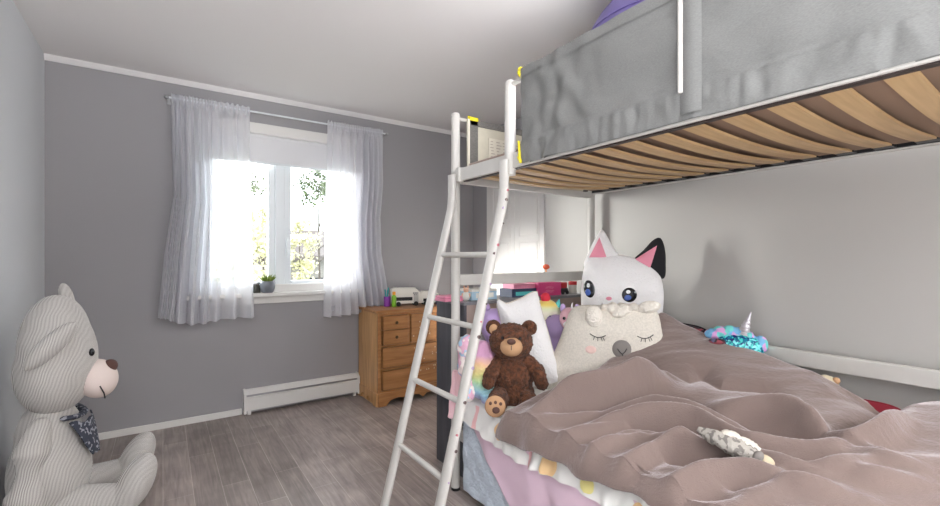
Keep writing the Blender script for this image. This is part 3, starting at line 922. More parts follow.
# slats bowed by the mattress
n = 17
x0, x1 = FX + .016, BXB - .016
slat_me = None
for i in range(n):
    y = .262 + .1145 * (i - 3)
    if slat_me is None:
        bm = B(); N = 16
        rows = []
        for k in range(N + 1):
            u = k / N; x = lerp(x0, x1, u); z = zr0 + .012 + .024 * u - .022 * math.sin(PI * u)
            rows.append([bm.verts.new((x, yy, z + dz)) for yy, dz in ((-.0265, 0), (.0265, 0), (.0265, .009), (-.0265, .009))])
        for a, b in zip(rows, rows[1:]):
            for k in range(4): bm.faces.new((a[k], a[(k + 1) % 4], b[(k + 1) % 4], b[k]))
        bm.faces.new(rows[0]); bm.faces.new(rows[-1][::-1])
        bmesh.ops.translate(bm, vec=(-OX, -OY, 0), verts=bm.verts)
        s0 = obj('slat', bm, M['slat'], bed); slat_me = s0.data
        s0.location = (0, y, 0)
        bm = B(); box(bm, BXB - .075, BXB - .016, -.03, .03, zr0 + .030, zr0 + .048, .002); cap0 = obj('slat_cap', W(bm), M['dark'], s0)
    else:
        s = s0.copy(); COL.objects.link(s); s.location = (0, y, 0)
        c = cap0.copy(); COL.objects.link(c); c.parent = s
# guard posts and top guard tubes
YG, YMID = 1.47, .66
bm = B(); tube(bm, [(FX - .012, YG, z) for z in (1.54, 1.90, 1.935, 1.945)], [.024, .024, .022, .014], 16, up=Vector((0, 1, 0)))
obj('guard_post', W(bm), M['metal_white'], bed, True)
bm = B(); tube(bm, [(FX - .052, YMID + .026, 1.645), (FX - .052, YMID + .026, 1.99)], .007, 12); obj('guard_post', W(bm), M['metal_white'], bed, True)
bm = B(); tube(bm, [(FX - .012, YG, 1.925), (FX - .012, YN, 1.952)], .010, 10); obj('guard_tube', W(bm), M['metal_white'], bed, True)
bm = B(); tube(bm, [(FX, YF, 1.90), (BXB, YF, 1.90)], .010, 10); obj('guard_tube', W(bm), M['metal_white'], bed, True)
bm = B(); tube(bm, [(FX, YN, 1.90), (BXB, YN, 1.90)], .010, 10); obj('guard_tube', W(bm), M['metal_white'], bed, True)
# lower bed: end bar, side rails, mattress frame
rail(FX + .02, BXB - .02, YF - .012, YF + .016, 1.043, 1.10, 'end_bar')
rail(FX + .02, BXB - .02, YF - .012, YF + .016, .72, .775, 'end_bar')
rail(BXB - .012, BXB + .022, YN + .02, YF - .02, .718, .784, 'side_rail')
rail(FX + .012, FX + .036, YN + .02, YF - .02, .25, .31, 'bed_frame'); rail(BXB - .018, BXB + .018, YN + .02, YF - .02, .25, .31, 'bed_frame')
rail(FX + .02, BXB - .02, YF - .014, YF + .014, .25, .31, 'bed_frame')
rail(FX + .02, BXB - .02, YN - .014, YN + .014, .25, .31, 'bed_frame')
obj('bed_base', W(box(B(), FX + .02, BXB - .02, YN + .02, YF - .02, .285, .30)), M['slat'], bed)
# ladder
lad_x = lambda z: .813 + .26 * z
def stile(y):
    pts = [(1.19, y, 1.60), (1.19, y, 1.50), (1.187, y, 1.45), (1.178, y, 1.405), (lad_x(1.33), y, 1.33)]
    pts += [(lad_x(z), y, z) for z in (1.1, .8, .4, .012)]
    bm = B(); tube(bm, pts, .027, 16, sx=1.0, sy=.6, up=Vector((-1, 0, .0)))
    o = obj('ladder_stile', W(bm), M['metal_white'], bed, True)
    bm = B(); tube(bm, [(lad_x(0), y, 0), (lad_x(.02), y, .02)], .026, 14); obj('foot_cap', W(bm), M['dark'], o, True)
    return o
sl = stile(1.885); sr = stile(YG)
for z in (1.20, .904, .614, .326):
    bm = B(); tube(bm, [(lad_x(z), YG, z), (lad_x(z), 1.885, z)], .0125, 12, sx=1, sy=1)
    obj('rung', W(bm), M['metal_white'], bed, True)
# stickers and screw heads on the right-hand stile, facing the room's near end
rn = random.Random(9)
for i, z in enumerate((1.47, 1.43, 1.395, 1.33, 1.24, 1.205, 1.08, 1.0, .93, .87, .75, .62, .5, .44, .328)):
    xx = (1.188 if z > 1.4 else lad_x(z)) + rn.uniform(-.008, .008)
    bm = B(); rr = rn.uniform(.0035, .008)
    yy = YG - .027 * math.sqrt(max(.1, 1 - ((xx - (1.188 if z > 1.4 else lad_x(z))) / .016) ** 2))
    tube(bm, [(xx, yy - .0015, z), (xx, yy + .004, z)], rr, 10)
    obj('sticker' if z != .328 else 'bolt', W(bm), M[('sticker1', 'sticker2', 'sticker3', 'sticker2')[i % 4]], sr, True)

# upper mattress
mt = thing('mattress', 'taupe upper bunk mattress seen between the wooden slats', 'mattress', (1.76, .9, 1.604), 0)
bm = B(); box(bm, -.475, .475, -.98, .98, 0, .065, .02, 3); obj('cover', bm, M['mattress'], mt, True)
bm = B()
for z in (.012, .055):
    tube(bm, [(-.476, -.96, z), (-.476, .96, z), (.476, .96, z), (.476, -.96, z), (-.476, -.96, z)], .006, 6)
obj('piping', bm, M['taupe'], mt, True)

# fabric guard along the upper bunk
gd = thing('bed_guard', 'grey heather fabric guard laced along the upper bunk front', 'bed guard', (1.2, .6, 1.59))
GY0, GY1 = YN + .02, 1.372
def guardP(u, v, off=0):
    y = lerp(GY1, GY0, u); z = lerp(1.573, 1.952 + .010 * u, v)
    x = 1.200 + off
    q = Vector((y * 3.2, z * 5, 2.3))
    d = .010 * mn.noise(q) + .011 * mn.noise(q * 2.6)
    # puckers near the far left and along the lower seam
    d += .018 * math.exp(-((y - 1.20) / .17) ** 2) * mn.noise(Vector((y * 16, z * 14, .3)))
    low = math.exp(-((z - 1.625) / .03) ** 2)
    d += .008 * low * mn.noise(Vector((y * 28, z * 6, 4)))
    d += -.007 * math.exp(-((y - YMID) / .03) ** 2)
    d -= .003 * math.exp(-((z - 1.668) / .006) ** 2) * -1
    return Vector((x + d, y, z))
def gl(p): return tuple(Vector(p) - Vector((1.2, .6, 1.59)))
def guard_pt(u, v):
    # front skin then back skin, closed band
    if v <= .5: return gl(guardP(u, v * 2))
    p = guardP(u, 2 - v * 2); p.x += .012; return gl(p)
bm = grid(B(), guard_pt, 260, 120)
obj('guard_panel', bm, M['guard'], gd, True, auto=False)
bm = grid(B(), lambda u, v: gl(guardP(u, .905 + .1 * v) + Vector((-.004, 0, .002))), 260, 6); obj('top_binding', bm, M['guard'], gd, True, auto=False)
bm = grid(B(), lambda u, v: gl(guardP(u, .0 + .21 * v) + Vector((-.003 - .0035 * mn.noise(Vector((u * 60, v * 1.2, 3))), 0, -.002))), 300, 8); obj('lower_band', bm, M['guard'], gd, True, auto=False)
bm = grid(B(), lambda u, v: gl(Vector((1.190 - .010 * math.sin(PI * u), YMID - .03 + .06 * u, lerp(1.585, 1.957, v)))), 12, 12)
obj('pole_sleeve', bm, M['guard'], gd, True, auto=False)
for z in (1.945, 1.60):
    bm = B(); pts = [(.006 + .016 * math.cos(a), .776, z - 1.592 + .016 * math.sin(a)) for a in [k * PI / 8 for k in range(17)]]
    tube(bm, pts, .005, 8, sy=1.6); obj('tie', bm, M['yellow'], gd, True)
bm = B(); tube(bm, [(-.012, .765, -.02), (-.014, .768, .03), (-.012, .774, .07)], .005, 8); obj('tie', bm, M['yellow'], gd, True)

# organiser panel at the far end of the upper bunk
og = thing('bed_organizer', 'dark grey and beige cloth panel holding papers at the upper bunk end', 'bed organizer', (1.75, YF - .03, 1.63))
obj('panel', box(B(), -.445, .445, -.004, .006, -.03, .265, .003), M['pocket'], og)
bm = B(); box(bm, -.45, -.40, -.009, .010, -.03, .27, .003); box(bm, -.45, .45, -.009, .010, .238, .27, .003); box(bm, .41, .45, -.009, .010, -.03, .27, .003)
obj('binding', bm, M['guard_dark'], og)
obj('edge_tape', box(B(), -.462, -.449, -.006, .008, -.03, .27, .002), M['paper'], og)
bm = B(); tube(bm, [(-.445, .0, .25), (-.445, .012, .285), (-.43, .03, .29), (-.42, .03, .26)], .008, 8); box(bm, -.452, -.40, -.012, .012, .262, .282, .003); obj('tie', bm, M['yellow'], og, True)
for i, (xx, zz) in enumerate(((-.33, .06), (-.20, .07), (-.05, .06))):
    obj('paper', box(B(), xx, xx + .105, -.009, -.005, zz, zz + .13), M['paper'], og)
bm = B(); rn = random.Random(4)
for r in range(7):
    for k in range(9):
        xx = -.32 + k * .042 + rn.uniform(-.004, .004); L = rn.uniform(.012, .034)
        box(bm, xx, xx + L, -.0105, -.0088, .075 + r * .016, .075 + r * .016 + .0045)
o = obj('pencil_marks', bm, M['ink'], og)

# purple ball on the upper bunk
bp = at(667, 67, t=2.0)
R = .378
bl = thing('exercise_ball', 'big purple ball on the upper bunk behind the grey guard', 'ball', (bp.x, bp.y, 1.669))
bm = B(); ell(bm, (0, 0, R), (R, R, R), u=64, v=48); obj('ball', bm, M['ball'], bl, True)
bm = B()
for k in (-2, -1, 1, 2):
    zz = R + k * .07; rr = math.sqrt(R * R - (k * .07) ** 2) + .001
    tube(bm, [(rr * math.cos(a * PI / 32), rr * math.sin(a * PI / 32), zz) for a in range(65)], .003, 6)
obj('rib', bm, M['ball'], bl, True)
bm = B(); lathe(bm, [(.012, 2 * R - .002), (.012, 2 * R + .004), (.008, 2 * R + .006)], n=14); obj('plug', bm, M['toy_white'], bl, True)

# ------------------------------------------------------------------ lower bed bedding
MZ = .50
lm = thing('lower_mattress', 'lower bunk mattress in a white printed sheet hanging at the side', 'mattress', (1.745, .9, 0))
bm = B(); box(bm, -.50, .50, -.99, .985, .30, MZ - .006, .03, 3); obj('mattress_core', bm, M['mattress'], lm, True)
def sheetP(u, v):
    # u along length from far end, v: 0 front hem .. .35 edge .. 1 back
    y = lerp(.995, -.99, u)
    if v < .4:
        k = v / .4
        g = .012 * mn.noise(Vector((y * 20, k * 1.6, .7))) + .007 * math.sin(y * 75 + 5 * mn.noise(Vector((y * 5, 0, 0))) + 2 * k) * (1.1 - k)
        return (-.522 - .036 * (1 - k) + g * (1 - k * .4), y + .012 * mn.noise(Vector((y * 9, k * 3, 4))), lerp(.365 + .012 * math.sin(y * 9) + .05 * max(0, y - .45), MZ - .012, k))
    k = (v - .4) / .6
    z = MZ + .004 + .006 * mn.noise(Vector((k * 7, y * 9, 2))) - (.012 if k < .02 else 0)
    return (lerp(-.505, .505, k), y, z)
bm = grid(B(), sheetP, 240, 60)
for f in bm.faces: f.material_index = 0
sheet = obj('sheet', bm, M['sheet'], lm, True, auto=False)
# printed motifs on the hanging side
def sheet_motif(name, yc, ky, kz, wy, wk, mat, shape):
    def P(u, v):
        a, b = shape(u, v)
        y = yc + a * wy; k = min(.98, max(.02, kz + b * wk))
        uu = (.995 - y) / 1.985
        q = Vector(sheetP(uu, k * .4)); q.x -= .003
        return tuple(q)
    obj(name, grid(B(), P, 14, 14), mat, sheet, True, auto=False)
disc = lambda u, v: ((u * 2 - 1) * math.sqrt(max(0, 1 - (v * 2 - 1) ** 2)), v * 2 - 1)
bar = lambda u, v: (u * 2 - 1 + .5 * (v * 2 - 1), v * 2 - 1)
for yy, kz, wy, wk, mm, sh in ((.31, .3, .04, .32, 'print', disc), (.13, .3, .035, .22, 'print_y', disc), (-.07, .3, .03, .3, 'print', disc),
                               (.80, .5, .012, .5, 'print_p', bar), (.62, .55, .03, .3, 'print', disc), (.42, .4, .012, .4, 'print_p', bar)):
    sheet_motif('printed_patch', yy, 0, kz, wy, wk, M[mm], sh)

# pink satin cover and blue quilt hanging below the sheet
st = obj('satin_cover', grid(B(), lambda u, v: (
    1.217 - .010 * v + .006 * mn.noise(Vector((u * 5, v * 2, 1.1))) + .006 * math.sin(u * 30 + v * 9 + 2 * mn.noise(Vector((u * 6, v * 3, 0)))),
    lerp(1.80 - .45 * v, .55, u), lerp(.43, .05, v)), 120, 40), M['satin'], None, True, auto=False)
baked(st, [('SOLIDIFY', dict(thickness=.006))])
tag(st, 'shiny pink satin cover hanging below the white sheet on the lower bunk', 'bed cover')
qt = obj('quilt', grid(B(), lambda u, v: (
    1.238 + .004 * math.sin(u * 30) * math.sin(v * 20) + .005 * mn.noise(Vector((u * 3, v * 3, 7))),
    lerp(1.84, 1.25, u), lerp(.42, .035, v)), 90, 60), M['quilt'], None, True, auto=False)
baked(qt, [('SOLIDIFY', dict(thickness=.01))])
tag(qt, 'pale blue quilt hanging to the floor beside the foot of the ladder', 'quilt')

# mauve fleece blanket -----------------------------------------------------
ctrl = [(1.22, 1.49, .555), (1.5, 1.45, .645), (1.7, 1.43, .67), (1.9, 1.42, .755), (2.04, 1.40, .87), (2.15, 1.39, .93), (2.2, 1.22, .87), (2.15, .88, .785),
        (2.1, .635, .725), (2.12, .594, .69), (2.15, .51, .635), (2.15, .46, .65), (2.1, .39, .72), (2.1, .29, .735), (2.1, .1, .73), (2.1, -.1, .70),
        (1.22, 1.3, .55), (1.22, 1.0, .545), (1.22, .7, .545), (1.22, .4, .545), (1.22, 0, .545),
        (1.6, 1.1, .635), (1.6, .7, .60), (1.6, .3, .60), (1.9, 1.0, .715), (1.9, .6, .665), (1.9, .25, .675), (1.6, -.1, .6),
        (1.4, 1.2, .60), (1.4, .8, .585), (1.4, .4, .58)]
CP = np.array(ctrl)
def rbf_fit(P):
    d = np.hypot(P[:, None, 0] - P[None, :, 0], P[:, None, 1] - P[None, :, 1])
    K = d
    n = len(P)
    A = np.zeros((n + 3, n + 3)); A[:n, :n] = K - .02 * np.eye(n)
    A[:n, n] = 1; A[:n, n + 1:] = P[:, :2]; A[n, :n] = 1; A[n + 1:, :n] = P[:, :2].T
    return np.linalg.solve(A, np.concatenate([P[:, 2], [0, 0, 0]]))
RB = rbf_fit(CP)
def base_h(X, Y):
    d = np.hypot(X[..., None] - CP[:, 0], Y[..., None] - CP[:, 1])
    return d @ RB[:-3] + RB[-3] + RB[-2] * X + RB[-1] * Y
def wp(px, py, z): q = at(px, py, Z=z); return (q.x, q.y)
# crest lines: points (px, py, z) with width, height
ridges = [
    ([(508, 420, .57), (540, 406, .60), (590, 403, .62), (650, 402, .63), (705, 412, .63), (760, 420, .64)], .045, .022),
    ([(514, 436, .55), (560, 424, .58), (630, 416, .6), (690, 424, .6), (745, 444, .6), (830, 449, .62), (940, 466, .62)], .042, .026),
    ([(530, 452, .54), (580, 442, .56), (640, 434, .57), (700, 446, .58), (760, 456, .59)], .034, .020),
    ([(575, 474, .53), (625, 458, .55), (690, 444, .57), (740, 455, .58), (807, 468, .6), (870, 467, .6), (940, 465, .62)], .034, .022),
    ([(700, 396, .66), (778, 406, .66), (835, 428, .66), (882, 444, .66), (940, 456, .66)], .045, .026),
    ([(905, 396, .73), (880, 413, .71), (848, 426, .68), (800, 432, .66)], .04, .026),
    ([(664, 346, .80), (640, 364, .74), (605, 380, .69), (560, 394, .63), (516, 412, .57)], .050, .050),
    ([(628, 500, .54), (680, 478, .55), (740, 474, .56), (800, 486, .57), (860, 494, .58)], .036, .020),
    ([(700, 505, .55), (790, 480, .57), (860, 478, .59), (940, 484, .6)], .04, .016),
]
valleys = [
    ([(525, 410, .58), (555, 404, .6), (600, 407, .60), (650, 396, .63), (690, 400, .64), (730, 408, .64)], .026, .055),
    ([(530, 428, .56), (575, 421, .58), (625, 420, .59), (675, 432, .59), (720, 441, .6), (760, 446, .6)], .018, .030),
    ([(560, 447, .55), (600, 437, .56), (640, 434, .57), (690, 440, .58)], .014, .022),
    ([(630, 474, .54), (662, 453, .56), (720, 455, .58), (790, 456, .59), (850, 458, .6)], .018, .028),
    ([(690, 402, .65), (740, 412, .64), (778, 422, .64), (835, 437, .64), (880, 450, .64), (940, 466, .63)], .020, .035),
    ([(790, 428, .65), (850, 418, .68), (885, 402, .68), (905, 385, .70)], .018, .035),
    ([(600, 385, .63), (650, 368, .68), (690, 372, .70), (720, 360, .74)], .03, .022),
    ([(680, 350, .76), (720, 372, .72), (760, 376, .72), (800, 392, .69)], .02, .022),
    ([(700, 470, .57), (750, 482, .57), (810, 476, .58), (880, 484, .59)], .016, .020),
    ([(640, 492, .54), (690, 486, .55), (760, 494, .56)], .014, .016),
]
RG = []
for pts, wd, ht in ridges:
    # smooth the crest line
    P = np.array([wp(*q) for q in pts]); Q = []
    for i in range(len(P) - 1):
        p0, p1, p2, p3 = P[max(0, i - 1)], P[i], P[i + 1], P[min(len(P) - 1, i + 2)]
        for t in np.linspace(0, 1, 6, endpoint=False):
            Q.append(.5 * ((2 * p1) + (-p0 + p2) * t + (2 * p0 - 5 * p1 + 4 * p2 - p3) * t * t + (-p0 + 3 * p1 - 3 * p2 + p3) * t ** 3))
    Q.append(P[-1]); RG.append((np.array(Q), wd, ht))
def seg_dist(X, Y, P):
    best = np.full(X.shape, 9.0); along = np.zeros(X.shape)
    n = len(P) - 1
    for i in range(n):
        (ax, ay), (bx, by) = P[i], P[i + 1]
        L = (bx - ax) ** 2 + (by - ay) ** 2
        t = np.clip(((X - ax) * (bx - ax) + (Y - ay) * (by - ay)) / L, 0, 1)
        d = np.hypot(X - ax - t * (bx - ax), Y - ay - t * (by - ay))
        m = d < best
        best = np.where(m, d, best); along = np.where(m, (i + t) / n, along)
    return best, along
NU, NV = 300, 260
U, V = np.meshgrid(np.linspace(0, 1, NU + 1), np.linspace(0, 1, NV + 1), indexing='ij')
# u: far -> near ; v: front hem -> wall side
far = lambda v: 1.50 - .11 * np.clip((v - .15) / .85, 0, 1)
fv = far(V)
Yg = fv + (-.16 - fv) * U
vt = np.clip((V - .14) / .86, 0, 1)
Xg = 1.205 + (2.235 - 1.205) * vt
Zg = base_h(Xg, Yg)
acc = np.zeros_like(Zg)
for P, wd, ht in RG:
    d, al = seg_dist(Xg, Yg, P)
    tp = np.clip(np.minimum(al, 1 - al) / .3, 0, 1); tp = tp * tp * (3 - 2 * tp)
    acc += np.exp(110 * 1.25 * ht * np.exp(-(d / (.9 * wd)) ** 2) * (.15 + .85 * tp)) - 1
Zg += 2.5 * (np.log1p(acc) / 110 - .008) * (.62 + .38 * np.clip((V - .14) / .15, 0, 1))
for pts, wd, dp in valleys:
    P = np.array([wp(*q) for q in pts]); d, al = seg_dist(Xg, Yg, P)
    tp = np.clip(np.minimum(al, 1 - al) / .3, 0, 1); tp = tp * tp * (3 - 2 * tp)
    Zg -= 1.5 * dp * tp * (.65 * np.exp(-d / wd) + .35 * np.exp(-(d / (2.2 * wd)) ** 2))
fine = np.zeros_like(Zg)
for i in range(NU + 1):
    for j in range(NV + 1):
        al_, pe_ = Xg[i, j] * .53 - Yg[i, j] * .85, Xg[i, j] * .85 + Yg[i, j] * .53
        w_ = mn.noise(Vector((al_ * 2.2, pe_ * 2.2, 5.1))) * .12
        fine[i, j] = .007 * mn.noise(Vector(((pe_ + w_) * 11, al_ * 2.6, .4))) + .004 * mn.noise(Vector(((pe_ + w_) * 24, al_ * 7, 1.4)))
Zg += fine
# far edge rolls under; wall side tucks down
edge = np.clip(U / .03, 0, 1)
Zg -= (.05 + .12 * vt) * (1 - np.sqrt(1 - (1 - edge) ** 2))
wall = np.clip((1 - V) / .06, 0, 1)
Zg -= .16 * (1 - np.sqrt(1 - (1 - wall) ** 2)) * (V > .9)
# front drape
k = np.clip(V / .14, 0, 1)
hemz = .425 + .035 * np.clip((1.45 - Yg) / .6, 0, 1) + .008 * np.sin(Yg * 17) + .004 * np.sin(Yg * 41)
drape = V < .14
ang = k * PI / 2
Ztop = Zg.copy()
prof_x = 1.165 + .04 * (1 - np.sin(PI / 2 * (1 - k)) ** 3)
Zd = hemz + (Ztop - hemz) * np.sin(ang) ** .8
wob = .006 * np.sin(Yg * 19 + 2 * np.sin(Yg * 5)) + .004 * np.sin(Yg * 47)
Xg = np.where(drape, prof_x + wob * (1 - k), Xg + wob * 0)
Zg = np.where(drape, Zd, Zg)
bm = B()
vs = [[bm.verts.new((Xg[i, j], Yg[i, j], Zg[i, j])) for j in range(NV + 1)] for i in range(NU + 1)]
for i in range(NU):
    for j in range(NV):
        bm.faces.new((vs[i][j], vs[i][j + 1], vs[i + 1][j + 1], vs[i + 1][j]))
blk = obj('fleece_blanket', bm, M['fleece'], None, True, auto=False)
baked(blk, [('SMOOTH', dict(factor=.5, iterations=3)), ('SOLIDIFY', dict(thickness=.018, offset=-1))])
ruffle(blk.data, lambda c: .0016 * mn.noise(c * 130))
tag(blk, 'rumpled mauve fleece blanket spread over the lower bunk', 'blanket')

# ------------------------------------------------------------------ cushions and soft toys on the bed
def spot(px, t):
    dx, dy = ray(px); return Vector((dx * t, dy * t, 0))

# white cat cushion with one black ear
T = 2.44; S = T / F_PX * .97
p = spot(620, T); zc = lambda py: CAM_H - (py - CY) * T / F_PX
ct = thing('cat_cushion', 'white cat face cushion with pink ears, one ear black, leaning on the wall', 'cushion', (p.x, p.y, zc(365) + .024), face_cam(p) + .10)
L = lambda px, py: ((px - 620) * S, (365 - py) * S)
pil = Pillow([L(*q) for q in ((581, 300), (583, 275), (590, 260), (618, 256), (640, 262), (658, 276), (662, 300), (657, 330), (640, 352), (600, 350), (584, 330))], .075, L(621, 305))
bm = pil.build(B()); obj('cushion_body', bm, M['plush_white'], ct, True, auto=False)
def ear(name, tri, m, y, T_=.022, parent=ct):
    (cx, cz), off = polyfine([L(*q) for q in tri], 1)
    e = Pillow([L(*q) for q in tri], T_, (cx, cz), 2.0, 60)
    bm = e.build(B(), 8); bmesh.ops.translate(bm, vec=(0, y, 0), verts=bm.verts)
    return obj(name, bm, m, parent, True, auto=False), e
e1, s1 = ear('ear', [(584, 268), (590, 250), (600, 231), (604, 231), (612, 246), (620, 262), (602, 270)], M['plush_white'], 0)
e2, s2 = ear('ear', [(632, 264), (643, 251), (652, 241), (659, 239), (663, 249), (664, 264), (662, 280), (646, 276)], M['plush_black'], 0)
for tri, e, sf in (([(599.5, 237), (588.5, 259), (607, 259)], e1, s1), ([(656, 245.5), (630.5, 262.5), (648, 273)], e2, s2)):
    (cx, cz), off = polyfine([L(*q) for q in tri], 6)
    bm = patch(B(), lambda x, z: min(sf.depth(x, z), -.005), cx, cz, off, .006)
    obj('inner_ear', bm, M['plush_pink'], e, True, auto=False)
for (ex, ey, rx, rz) in ((589, 291, 5.6, 9.5), (627.5, 296, 7.6, 7.6)):
    x, z = L(ex, ey)
    w_ = obj('eye', patch(B(), pil.depth, x, z, oval(rx * S * 1.0, rz * S, .15), .004), M['eye'], ct, True, auto=False)
    obj('iris', patch(B(), pil.depth, x - .2 * rx * S, z - .35 * rz * S, oval(rx * S * .55, rz * S * .45, .15), .0055), M['iris'], w_, True, auto=False)
    obj('highlight', patch(B(), pil.depth, x - .15 * rx * S, z + .4 * rz * S, oval(rx * S * .33, rz * S * .28), .007), M['eyewhite'], w_, True, auto=False)
x, z = L(608, 300); obj('nose', patch(B(), pil.depth, x, z, oval(3 * S, 2 * S), .004), M['plush_pink'], ct, True, auto=False)

# llama cushion
T = 2.27; S = T / F_PX
p = spot(603, T); zb_ = CAM_H - (415 - CY) * T / F_PX
ll = thing('llama_cushion', 'oatmeal llama cushion with sleepy stitched eyes and grey nose, tucked under the blanket', 'cushion', (p.x, p.y, MZ + .015), face_cam(p) + .04)
zb = MZ + .015
L = lambda px, py: ((px - 603) * S, CAM_H - (py - CY) * S - zb)
out = [(571, 312), (580, 306), (610, 305), (640, 304), (653, 309), (658, 330), (662, 360), (664, 390), (640, 398), (590, 400), (550, 398), (530, 393), (527, 385), (538, 374), (550, 364), (560, 342), (566, 325)]
pil2 = Pillow([L(*q) for q in out], .085, L(606, 352), 2.6)
bm = pil2.build(B()); obj('cushion_body', bm, M['oat'], ll, True, auto=False)
D2 = pil2.depth
for (c, r, rot) in (((594, 315), (8.5, 11), -.1), ((645, 305), (11, 6), -.2)):
    x, z = L(*c); bm = B(); ell(bm, (x, min(D2(x, z), -.03) - .012, z), (r[0] * S, .022, r[1] * S), Matrix.Rotation(rot, 3, 'Y'), 20, 14)
    blob('ear', bm, M['cream_fur'], ll, .006, 2, .004, 130)
bm = B(); rn = random.Random(2)
for i in range(13):
    px = 604 + 33 * i / 12; x, z = L(px, 307.5 + 2.0 * math.sin(i * 1.7))
    ell(bm, (x, -.02 + .01 * math.sin(i * 2.3), z), (.022, .032, .022), None, 14, 10)
x, z = L(617, 312); ell(bm, (x, -.05, z), (.04, .025, .022), None, 14, 10)
blob('fringe', bm, M['cream_fur'], ll, .007, 2, .006, 110)
for (ex, ey) in ((597.5, 332), (641, 331.5)):
    bm = B()
    arc = [L(ex + 7.5 * math.cos(a), ey - 1 + 3.2 * math.sin(a) * (1)) for a in [PI - (PI * k / 10) for k in range(11)]]
    arc = [L(ex - 7.5 + 15 * k / 10, ey + 2.8 * math.sin(PI * k / 10) - .22 * (k - 5) * (1 if ex > 620 else -1) * .5) for k in range(11)]
    stitch(bm, D2, arc, .0022, .003)
    for k in (3, 5, 7, 8):
        x0_, z0_ = arc[k]; stitch(bm, D2, [(x0_, z0_), (x0_ + (k - 5) * .003, z0_ - .018)], .0016, .003)
    obj('eyelid', bm, M['thread'], ll, True)
x, z = L(619.5, 345)
ns = obj('nose', patch(B(), D2, x, z, oval(9.3 * S, 9.3 * S), .006), M['grey_plush'], ll, True, auto=False)
bm = B(); stitch(bm, D2, [L(615.5, 344.5), L(618, 348), L(620, 349.5), L(622.5, 347), L(624, 344)], .0026, .008); stitch(bm, D2, [L(620, 349), L(620.2, 352)], .002, .008)
obj('mouth', bm, M['thread'], ns, True)
x, z = L(591, 347); obj('cheek', patch(B(), D2, x, z, oval(5.5 * S, 4 * S), .003), M['blush'], ll, True, auto=False)

# brown teddy
T = 2.10; S = T / F_PX
p = spot(512, T)
td = thing('teddy_bear', 'dark brown furry teddy bear sitting at the front corner of the lower bunk', 'teddy bear', (p.x, p.y, MZ), face_cam(p))
zb = MZ
L = lambda px, py: ((px - 512) * S, CAM_H - (py - CY) * S - zb)
def e_(bm, px, py, rx, rz, y=0, ry=None, rot=None, LL=None, SS=None):
    x, z = (LL or L)(px, py); s = SS or S
    ell(bm, (x, y, z), (rx * s, (ry if ry is not None else rx) * s, rz * s), rot, 24, 16); return bm
bm = B(); e_(bm, 513, 377, 20, 25, .0, 17); e_(bm, 513, 392, 21, 14, .0, 18); e_(bm, 512, 360, 14, 10)
blob('body', bm, M['bearfur'], td, .006, 4, .011, 85)
bm = B(); e_(bm, 511, 341, 21.5, 18.5, -.02, 18)
hd = blob('head', bm, M['bearfur'], td, .006, 3, .011, 90)
for px in (493.5, 529):
    bm = B(); e_(bm, px, 327.5, 8, 8, -.005, 4); er = blob('ear', bm, M['bearfur'], hd, .005, 3, .004, 90)
bm = B(); e_(bm, 494, 328.5, 4.5, 5, -.026, 2); obj('inner_ear', bm, M['tan'], hd, True)
bm = B(); e_(bm, 511.4, 343, 11, 9.5, -.085, 10); mz = blob('muzzle', bm, M['tan'], hd, .005, 2, .001, 60)
bm = B(); e_(bm, 511.4, 336.8, 4.2, 2.8, -.125, 3.5); obj('nose', bm, M['nose'], mz, True)
bm = B(); xx, zz = L(511.4, 340); tube(bm, [(xx, -.134, zz), (xx, -.136, zz - .02)], .002, 6); obj('mouth', bm, M['thread'], mz, True)
for px in (503, 519.5):
    bm = B(); e_(bm, px, 334.5, 1.5, 1.5, -.098, 1.3); obj('eye', bm, M['eye'], hd, True)
def limb(name, pts, rads, m, parent, LL, vox=.006, fuzz=.010, fr=90):
    bm = B(); tube(bm, [(LL(a, b)[0], y, LL(a, b)[1]) for a, b, y in pts], rads, 14)
    for (a, b, y), r in ((pts[0], rads[0]), (pts[-1], rads[-1])): ell(bm, (LL(a, b)[0], y, LL(a, b)[1]), (r, r, r), None, 14, 10)
    return blob(name, bm, m, parent, vox, 3, fuzz, fr)
limb('arm', [(500, 361, -.01), (492, 371, -.04), (489, 380, -.06)], [.036, .036, .030], M['bearfur'], td, L)
limb('arm', [(527, 361, -.01), (537, 369, -.03), (541, 380, -.05)], [.036, .036, .030], M['bearfur'], td, L)
lg = limb('leg', [(503, 393, -.02), (499, 394, -.09), (497, 395.5, -.125)], [.046, .047, .046], M['bearfur'], td, L)
x, z = L(496.5, 395.5)
ps = obj('paw_sole', (lambda b: (ell(b, (x, -.162, z), (.046, .014, .048), None, 24, 12), b)[1])(B()), M['tan'], lg, True)
bm = B(); ell(bm, (x + .004, -.175, z - .012), (.017, .005, .015), None, 14, 8)
for a in (-.02, .002, .024): ell(bm, (x + a, -.174, z + .022 - abs(a) * .25), (.007, .004, .008), None, 10, 8)
obj('paw_pads', bm, M['nose'], ps, True)
lg = limb('leg', [(522, 393, -.02), (528, 396, -.08), (531, 398, -.105)], [.046, .046, .044], M['bearfur'], td, L)

